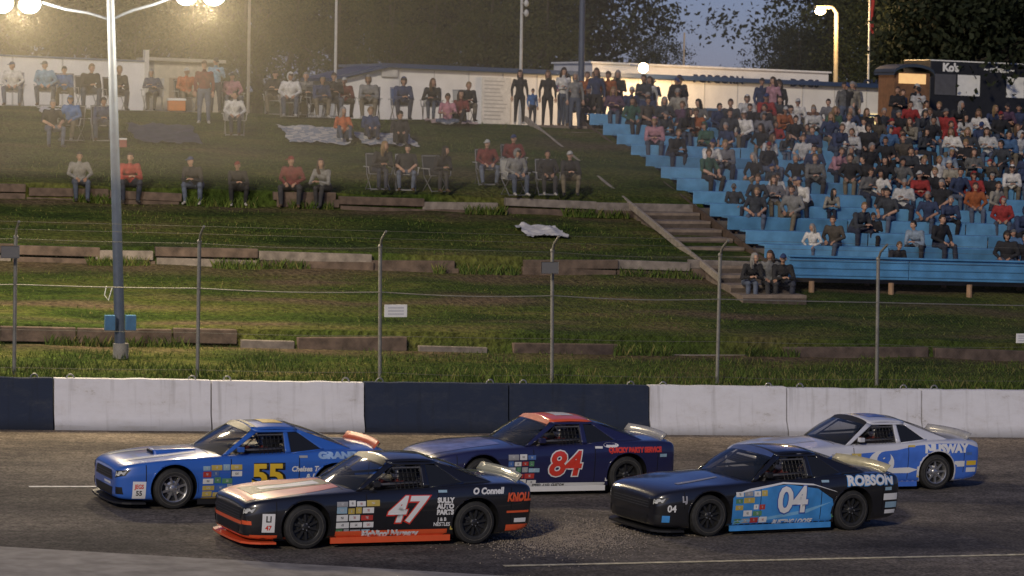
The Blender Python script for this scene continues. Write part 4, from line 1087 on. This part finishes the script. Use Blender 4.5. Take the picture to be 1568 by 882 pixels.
    dpoly([(X(.335),-.70),(X(.338),-.70),(X(.338),.70),(X(.335),.70)],'top',.0055,MGap,'panel_gap')
    dpoly([(-.56,.37),(.56,.37),(.62,.50),(-.62,.50)] if cfg.get('grille','w')=='w' else [(-.5,.38),(.5,.38),(.44,.51),(-.44,.51)],'front',.006,MBlk,'grille')
    for q in range(3): dpoly([(-.54,.39+.035*q),(.54,.39+.035*q),(.54,.396+.035*q),(-.54,.396+.035*q)],'front',.010,M('grille_bar',(.08,.08,.085),.4),'grille_bar')
    dpoly([(-.46,.16),(.46,.16),(.52,.28),(-.52,.28)],'front',.006,MBlk,'lower_intake')
    for s in(-1,1):
        a_=[(.64*s,.42),(.80*s,.46),(.82*s,.54),(.65*s,.52)]
        dpoly(a_ if s>0 else a_[::-1],'front',.007,MBlk,'headlight_surround')
        a_=[(.66*s,.44),(.79*s,.47),(.80*s,.525),(.67*s,.51)]
        dpoly(a_ if s>0 else a_[::-1],'front',.010,M('headlight_decal',(.55,.55,.5),.12,noisy=.3,scale=14,coat=.6),'headlight')
        dpoly([(.66*s,.20),(.77*s,.20),(.77*s,.30),(.66*s,.30)],'front',.007,MBlk,'brake_duct')
    sp_=MB(); vv=[]
    prof2=[(X(.10),.90),(X(.05),.87),(X(.02),.80),(X(-.003),.66),(X(-.012),.3)]
    out_=[(x,-y) for x,y in prof2]+[(x,y) for x,y in prof2[::-1]]
    k_=len(out_)
    for zz in(.085,.115): vv+=[(x,y,zz) for x,y in out_]
    sp_.add(vv,[tuple(range(k_)),tuple(range(k_,2*k_))[::-1]]+[(i,(i+1)%k_,k_+(i+1)%k_,k_+i) for i in range(k_)],cfg.get('splitter',MBlk)); sp_.obj('front_splitter',root)
    mk=MB()
    for s in(-1,1): mk.box(((FWX+RWX)/2,.865*s,.115),(RWX-FWX-.8,.03,.09),cfg.get('skirt',MBlk))
    mk.box((0,0,.15),(L*.8,1.4,.1),MBlk)
    mk.obj('side_skirts',root)
    ms_=MB(); xs_=X(.945)
    ms_.patch((xs_,-.78,.925),(xs_,.78,.925),(xs_+.09,.79,1.035),(xs_+.09,-.79,1.035),10,2,cfg.get('spoiler',MSk),lambda u,v:(.09*(sv(u)),0,.012*sv(u)))
    for yy in(-.6,-.2,.2,.6): ms_.tube([(xs_+.12,yy,.93),(xs_+.17,yy,1.0)],.008,MBlk,5)
    ob_=ms_.obj('rear_spoiler',root,smooth=40); q=ob_.modifiers.new('t','SOLIDIFY'); q.thickness=.012
    ci=MB(); r_=.021
    for s in(-1,1):
        ci.tube([S(xa0+.22,.0,s)*.97,S(xa1+.08,.86,s)*.97,S(B0,.88,s)*.97,S(B0+.03,0,s)*.96],r_,MCage,8)
        ci.tube([S(B0,.85,s)*.95,(X(.80),.5*s,.93)],r_,MCage,8)
        ci.tube([(xa0+.3,.70*s,.91),(B0,.70*s,.95)],r_,MCage,8)
    ci.tube([S(B0,.88,-1)*.97,S(B0,.88,1)*.97],r_,MCage,8); ci.tube([S(B0,.2,-1)*.95,S(B0,.85,1)*.95],r_,MCage,8)
    ci.tube([S(xa1+.08,.86,-1)*.97,S(xa1+.08,.86,1)*.97],r_,MCage,8)
    sx_=X(.565)
    ci.box((sx_+.12,-.34,.98),(.10,.42,.34),MBlk,Matrix.Rotation(.2,3,'Y')); ci.box((sx_+.02,-.53,1.03),(.22,.04,.16),MBlk)
    for q in range(5):
        h_=.12+.17*q; ci.tube([S(B0-.62+.35*h_*.6,h_,-1)*.985,S(B0-.04,h_,-1)*.985],.006,MBlk,4)
    for q in range(7):
        x_=B0-.45+.07*q; ci.tube([S(x_,.0,-1)*.985,S(x_,.86,-1)*.985],.005,MBlk,4)
    ci.obj('roll_cage_and_seat',root,smooth=50)
    MSu=M('race_suit',(.12,.02,.02),.8)
    dr=MB(); dr.sphere((sx_-.02,-.34,1.07),(.135,.125,.135),cfg.get('helmet',MWH),14,10)
    dr.sphere((sx_-.04,-.34,1.07),(.125,.115,.06),MBlk,14,8)
    dr.tube([(sx_,-.34,.75),(sx_,-.34,.89),(sx_,-.34,.97)],[(.14,.24),(.13,.22),(.07,.08)],MSu,12)
    dr.tube([(sx_,-.50,.93),(sx_-.15,-.48,.85),(sx_-.35,-.36,.93)],[.06,.05,.04],MSu,8)
    dr.obj('driver',root,smooth=60)
    mi=MB(); mi.box((xa0+.30,-.86,.95),(.10,.10,.08),cfg['body']); mi.tube([(xa0+.3,-.76,.89),(xa0+.3,-.84,.93)],.012,MBlk,6); mi.obj('door_mirror',root,bevel=.015)
    rimm=cfg['rim']
    for xx in(FWX,RWX):
        for s in(-1,1):
            wl=MB(); c=(xx,s*.775,WR)
            o_=s
            wl.lathe_y([(-.13*o_,.20),(-.13*o_,.29),(-.115*o_,.318),(-.06*o_,WR),(.06*o_,WR),(.11*o_,.32),(.13*o_,.29),(.132*o_,.235),(.125*o_,.215)],MTyre,36,c)
            wl.lathe_y([(.125*o_,.215),(.12*o_,.205),(.05*o_,.195),(-.10*o_,.19)],rimm,36,c)
            wl.lathe_y([(.045*o_,.19),(.04*o_,.12)],cfg.get('rimdark',MBlk),36,c)
            wl.lathe_y([(.02*o_,.2),(.02*o_,.0)],MBlk,36,c)
            wl.lathe_y([(.10*o_,.0),(.10*o_,.04),(.085*o_,.065),(.05*o_,.085),(.04*o_,.12)],rimm,24,c)
            wl.lathe_y([(.1345*o_,.268),(.1335*o_,.262)],M('tyre_mark',(.12,.11,.09),.8,noisy=0),36,c)
            ns_=cfg.get('spokes',8); ph=random.uniform(0,1)
            for q in range(ns_):
                a=2*pi*q/ns_+ph; R_=Matrix.Rotation(-a,3,'Y')
                wl.box(Vector(c)+R_@Vector((.135,.075*o_,0)),(.13,.03,.034),rimm,R_)
            for q in range(5):
                a=2*pi*q/5; wl.tube([Vector(c)+Vector((.05*cos(a),.08*o_,.05*sin(a))),Vector(c)+Vector((.05*cos(a),.11*o_,.05*sin(a)))],.011,MSteel,6)
            wl.obj('wheel',root,smooth=35)
    rs=random.Random(int(px)); cols=[MWH,MWH,M('st_red',(.45,.05,.04),.4),M('st_yel',(.55,.42,.1),.4),M('st_blue',(.08,.16,.4),.4),MWH,M('st_grn',(.1,.25,.13),.4),M('st_cyan',(.3,.45,.55),.4),M('st_grey',(.35,.35,.36),.4)]
    for r__ in range(5):
        fx=.302
        while fx<.41:
            w_=rs.uniform(.018,.045); z0=.18+.10*r__+rs.uniform(-.006,.006); h_=rs.uniform(.065,.092)
            if z0+.09<.70 and rs.random()<.95:
                c_=rs.choice(cols); drect(fx,fx+w_,z0,z0+h_,c_,.006); dtext(rs.choice(['ROAD','OIL','PRO','GAS','TIRE','MAX','47R','FUEL']),fx+w_/2,z0+h_*.5,.05,(MBlk if rs.random()<.6 else cols[2]) if c_ is MWH else MWH,.009,sx=w_*11)
            fx+=w_+.004
    # class decals on the rear quarter and B-pillar area
    for (fa,za_,wa,ha) in ((.925,.60,.03,.05),(.70,.22,.035,.06),(.655,.75,.03,.035)):
        drect(fa,fa+wa,za_,za_+ha,rs.choice(cols),.0065)
    cfg['fn'](dict(drect=drect,dtext=dtext,dpoly=dpoly,decal=decal,X=X,root=root,bv2=bv2,xa1=xa1,xr=xr))
    return root
MWt=M('decal_white',(.75,.75,.74),.35,noisy=.03,coat=.4); MOrR=M('decal_orange_red',(.75,.11,.035),.35,noisy=.06,coat=.5); MRedD=M('decal_red',(.65,.05,.03),.35,noisy=.05,coat=.5)
MYe=M('decal_yellow',(.75,.50,.04),.4,noisy=.04); MSky=M('decal_sky_blue',(.06,.28,.65),.3,noisy=.25,coat=.7,scale=3); MRy=M('decal_royal',(.05,.12,.42),.35,noisy=.1,coat=.6)
MRim=M('alloy_rim',(.5,.5,.5),.3,.8,noisy=.05); MRimK=M('black_rim',(.03,.03,.03),.4,.3,noisy=.1)
def fn47(k):
    X=k['X']; dp=k['dpoly']; dt=k['dtext']; dr=k['drect']
    dp([(X(.02),-.60),(X(.10),-.76),(X(.20),-.74),(X(.335),-.52),(X(.335),.52),(X(.2),.74),(X(.1),.76),(X(.02),.60)],'top',.004,MOrR)
    dp([(X(.05),-.36),(X(.2),-.22),(X(.33),-.26),(X(.33),.26),(X(.2),.22),(X(.05),.36)],'top',.008,MBlk)
    dp([(X(.10),-.10),(X(.30),-.16),(X(.30),.16),(X(.10),.10)],'top',.011,MWt)
    dp([(-.80,.12),(.80,.12),(.82,.17),(-.82,.17)],'front',.009,MOrR); dp([(-.6,.30),(.6,.30),(.6,.345),(-.6,.345)],'front',.006,MOrR)
    for s in(-1,1):
        a_=[(.62*s,.31),(.78*s,.31),(.78*s,.36),(.62*s,.36)]; dp(a_ if s>0 else a_[::-1],'front',.007,MOrR)
    dr(.02,.105,.13,.20,MOrR,.004); dr(.30,.69,.125,.235,MOrR,.012); dr(.90,.985,.18,.27,MOrR,.005); dr(.90,.985,.44,.47,MOrR,.005)
    dt('47',.535,.50,.50,MRedD,.006,.03,.28,.95,'race_number',sx=1.15); dt('47',.535,.505,.50,MWt,.010,.014,.28,.95,'race_number',sx=1.15)
    dt('McNicol Nursery',.49,.182,.135,MWt,.017,.008,sp=.95)
    for i,a in enumerate(('SULLY','AUTO','PARTS')): dt(a,.68,.64-.085*i,.095,MWt,.008,.006)
    dt('NESTLES',.67,.30,.07,MWt,.008,.002); dt('J & B',.67,.37,.07,MWt,.008,.002)
    dt('O Connell',.83,.76,.12,MWt,.008,.006,.2); dt('KNOLL',.945,.66,.16,MOrR,.008,.008,.2,sx=.8); dr(.93,.975,.3,.36,MWt,.006)
    dr(.055,.095,.24,.5,MWt,.006); dt('LI',.075,.42,.12,MBlk,.009,.003); dt('47',.075,.30,.09,MRedD,.009,.003)
def fn55(k):
    X=k['X']; dp=k['dpoly']; dt=k['dtext']; dr=k['drect']
    dt('55',.545,.47,.46,MBlk,.006,.035,0,.95,'race_number',sx=1.25); dt('55',.54,.475,.46,MYe,.010,.016,0,.95,'race_number',sx=1.25)
    dt('GRAND',.80,.78,.13,M('decal_pale_blue',(.3,.45,.7),.4),.008,.01,sx=1.5); dt('Chelsea Tool',.69,.58,.11,MWt,.008,.004,.2); dt('& DIE',.71,.46,.12,MWt,.008,.004,.2); 
    dr(.62,.68,.20,.30,MWt,.006); dr(.44,.6,.15,.2,MYe,.006); dr(.30,.43,.14,.165,MYe,.006)
    dr(.055,.10,.16,.42,MWt,.006); dt('JEGS',.077,.34,.09,MRedD,.009,.003,sx=.8); dt('55',.077,.24,.1,MBlk,.009,.003)
    dp([(-.42,.315),(-.05,.315),(-.05,.345),(-.42,.345)],'front',.006,MWt)
    mg=M('hood_grey_blue',(.2,.28,.42),.35,coat=.5)
    dp([(X(.04),-.5),(X(.10),-.55),(X(.3),-.45),(X(.3),-.36),(X(.04),-.36)],'top',.005,mg); dp([(X(.04),.36),(X(.3),.36),(X(.3),.45),(X(.10),.55),(X(.04),.5)],'top',.005,mg)
    mb=MB(); mb.add([(X(.17),-.2,.78),(X(.17),.2,.78),(X(.32),.24,.86),(X(.32),-.24,.86),(X(.165),-.17,.875),(X(.165),.17,.875),(X(.32),.2,.90),(X(.32),-.2,.90)],[(0,1,5,4),(1,2,6,5),(2,3,7,6),(3,0,4,7),(4,5,6,7)],bodyB); mb.obj('hood_scoop',k['root'],bevel=.03)
    mb=MB(); mb.box((X(.1625),0,.838),(.012,.30,.045),MBlk); mb.obj('scoop_mouth',k['root'])
    k['decal']([(k['xa1']+.02,-.5),(k['xa1']+.10,-.5),(k['xa1']+.10,.5),(k['xa1']+.02,.5)],[(0,1,2,3)],'top',.016,MBlk,'roof_band',k['bv2'])
    k['decal']([(k['xa1']+.3,-.25),(k['xa1']+.65,-.25),(k['xa1']+.65,.25),(k['xa1']+.3,.25)],[(0,1,2,3)],'top',.016,MYe,'roof_number_panel',k['bv2'])
def fn84(k):
    X=k['X']; dp=k['dpoly']; dt=k['dtext']; dr=k['drect']
    dt('84',.53,.49,.54,MWt,.006,.035,.15,.95,'race_number',sx=1.15); dt('84',.53,.49,.54,MRedD,.010,.016,.15,.95,'race_number',sx=1.15)
    dt('QUICKY PARTY SERVICE',.82,.72,.11,MRedD,.008,.009,sx=.85)
    dp([(X(.72)+.14*cos(a),.80+.04*sin(a)) for a in [2*pi*i/16 for i in range(16)]],'side',.005,MWt)
    dr(.29,.70,.13,.20,MWt,.012); dt('SPEED  AND  CUSTOM',.47,.165,.06,MBlk,.016,.002); dr(.9,.99,.3,.33,MRedD,.006)
    dp([(X(.02),-.5),(X(.1),-.6),(X(.3),-.5),(X(.3),.5),(X(.1),.6),(X(.02),.5)],'top',.004,M('hood_lilac',(.16,.17,.34),.35,coat=.6,noisy=.5,scale=5))
    dr(.02,.09,.2,.4,MWt,.006)
    k['decal']([(k['xa1']+.25,-.25),(k['xa1']+.6,-.25),(k['xa1']+.6,.25),(k['xa1']+.25,.25)],[(0,1,2,3)],'top',.016,MWt,'roof_number_panel',k['bv2'])
def fn04(k):
    X=k['X']; dp=k['dpoly']; dt=k['dtext']; dr=k['drect']
    dp([(X(.29),.13),(X(.70),.13),(X(.71),.35),(X(.70),.50),(X(.64),.66),(X(.52),.735),(X(.40),.70),(X(.33),.64),(X(.30),.60),(X(.29),.56)],'side',.004,MSky)
    dp([(X(.30),.62),(X(.36),.69),(X(.50),.77),(X(.62),.735),(X(.71),.62),(X(.72),.60),(X(.63),.71),(X(.5),.745),(X(.37),.66)],'side',.007,MWt)
    dp([(X(.30),.16),(X(.45),.22),(X(.60),.30),(X(.70),.46),(X(.58),.34),(X(.44),.26),(X(.30),.21)],'side',.0055,M('decal_pale_cyan',(.2,.45,.7),.35,coat=.5))
    dt('04',.535,.48,.54,MRy,.008,.03,.05,.95,'race_number',sx=1.1); dt('04',.535,.485,.54,MWt,.012,.014,.05,.95,'race_number',sx=1.1)
    dt('ROBSON',.86,.755,.20,MSky,.007,.02,.0,sx=1.15); dt('ROBSON',.86,.757,.20,MWt,.010,.010,.0,sx=1.15)
    dt('BUSTING LOOSE',.54,.17,.10,MWt,.009,.006,.2); dr(.93,.985,.33,.42,M('st_cyan',(.3,.45,.55)),.006); dr(.92,.985,.45,.55,MWt,.006); dr(.93,.98,.24,.30,MWt,.006)
    dt('LJ',.10,.56,.12,M('decal_grey',(.35,.35,.38),.4),.008,.006); dt('04',.055,.42,.14,MWt,.008,.004); dr(.025,.05,.22,.32,MSky,.005)
    dp([(X(.12),-.5),(X(.3),-.35),(X(.3),-.28),(X(.12),-.38)],'top',.005,M('decal_grey',(.35,.35,.38),.4)); 
def fnN(k):
    X=k['X']; dp=k['dpoly']; dt=k['dtext']; dr=k['drect']
    B=MRy2
    dp([(X(.22),.12),(X(.985),.12),(X(.992),.72),(X(.93),.80),(X(.80),.81),(X(.70),.78),(X(.6),.70),(X(.40),.64),(X(.30),.62),(X(.22),.45)],'side',.004,B)
    dp([(X(.35),.30),(X(.66),.30),(X(.70),.36),(X(.66),.40),(X(.35),.36)],'side',.007,MWt)
    dp([(X(.53)+.28*cos(a),.47+.225*sin(a)) for a in [2*pi*i/24 for i in range(24)]],'side',.010,MWt,'race_number')
    dt('8',.53,.475,.46,B,.014,.03,.2,1,'race_number',sx=1.15); dt('NUSWAY',.83,.715,.19,MWt,.009,.014,.05,sx=1.15)
    dr(.93,.98,.3,.38,MWt,.007); dr(.87,.92,.4,.5,MWt,.007); dr(.93,.98,.42,.5,MYe,.007)
    dp([(X(.04),-.2),(X(.3),-.3),(X(.3),.3),(X(.04),.2)],'top',.005,M('hood_pale_blue',(.35,.42,.55),.35,coat=.5))
    k['decal']([(k['xa1']+.2,-.3),(k['xa1']+.6,-.3),(k['xa1']+.6,.3),(k['xa1']+.2,.3)],[(0,1,2,3)],'top',.016,MRy2,'roof_number_panel',k['bv2'])
MRy2=M('decal_cobalt',(.06,.17,.62),.35,noisy=.1,coat=.6)
bodyB=paint('car_blue_paint',(.035,.13,.50)); bodyK=paint('car_black_paint',(.014,.014,.016)); bodyN=paint('car_navy_paint',(.02,.022,.075)); bodyW=paint('car_white_paint',(.62,.63,.68))
MSpR=M('spoiler_red',(.6,.12,.05),.4)
car('stock_car',4.62,392,778,8,dict(body=bodyB,roof=bodyB,rim=MRim,fn=fn55,spoiler=MSpR,grille='s',nose=.03,splitter=MBlk,helmet=M('helmet_blue',(.1,.15,.3),.3)))
car('stock_car',4.62,601,838,9,dict(body=bodyK,roof=bodyK,rim=MRimK,fn=fn47,splitter=MOrR,skirt=MOrR,spokes=10,nose=.04))
car('stock_car',4.62,851,759,8,dict(body=bodyN,roof=MOrR,pillar=bodyN,rim=MRimK,fn=fn84,spoiler=M('spoiler_smoke',(.4,.4,.4),.2,alpha=.75),skirt=MWt,c0=.87,banner=M('banner_orange',(.5,.09,.04),.4)))
car('stock_car',4.62,1198,818,13,dict(body=bodyK,roof=bodyK,rim=MRimK,fn=fn04,skirt=MSky,spokes=10,nose=.04,spoiler=M('spoiler_yellow_clear',(.6,.55,.35),.2,alpha=.85),banner=M('banner_blue',(.05,.09,.25),.4)))
car('stock_car',4.62,1337,752,8,dict(body=bodyW,roof=bodyW,rim=MRim,fn=fnN,skirt=MRy2,spoiler=M('spoiler_smoke',(.4,.4,.4),.2)),sc=.925)
print('objects',len(bpy.data.objects),'spectators',cnt)
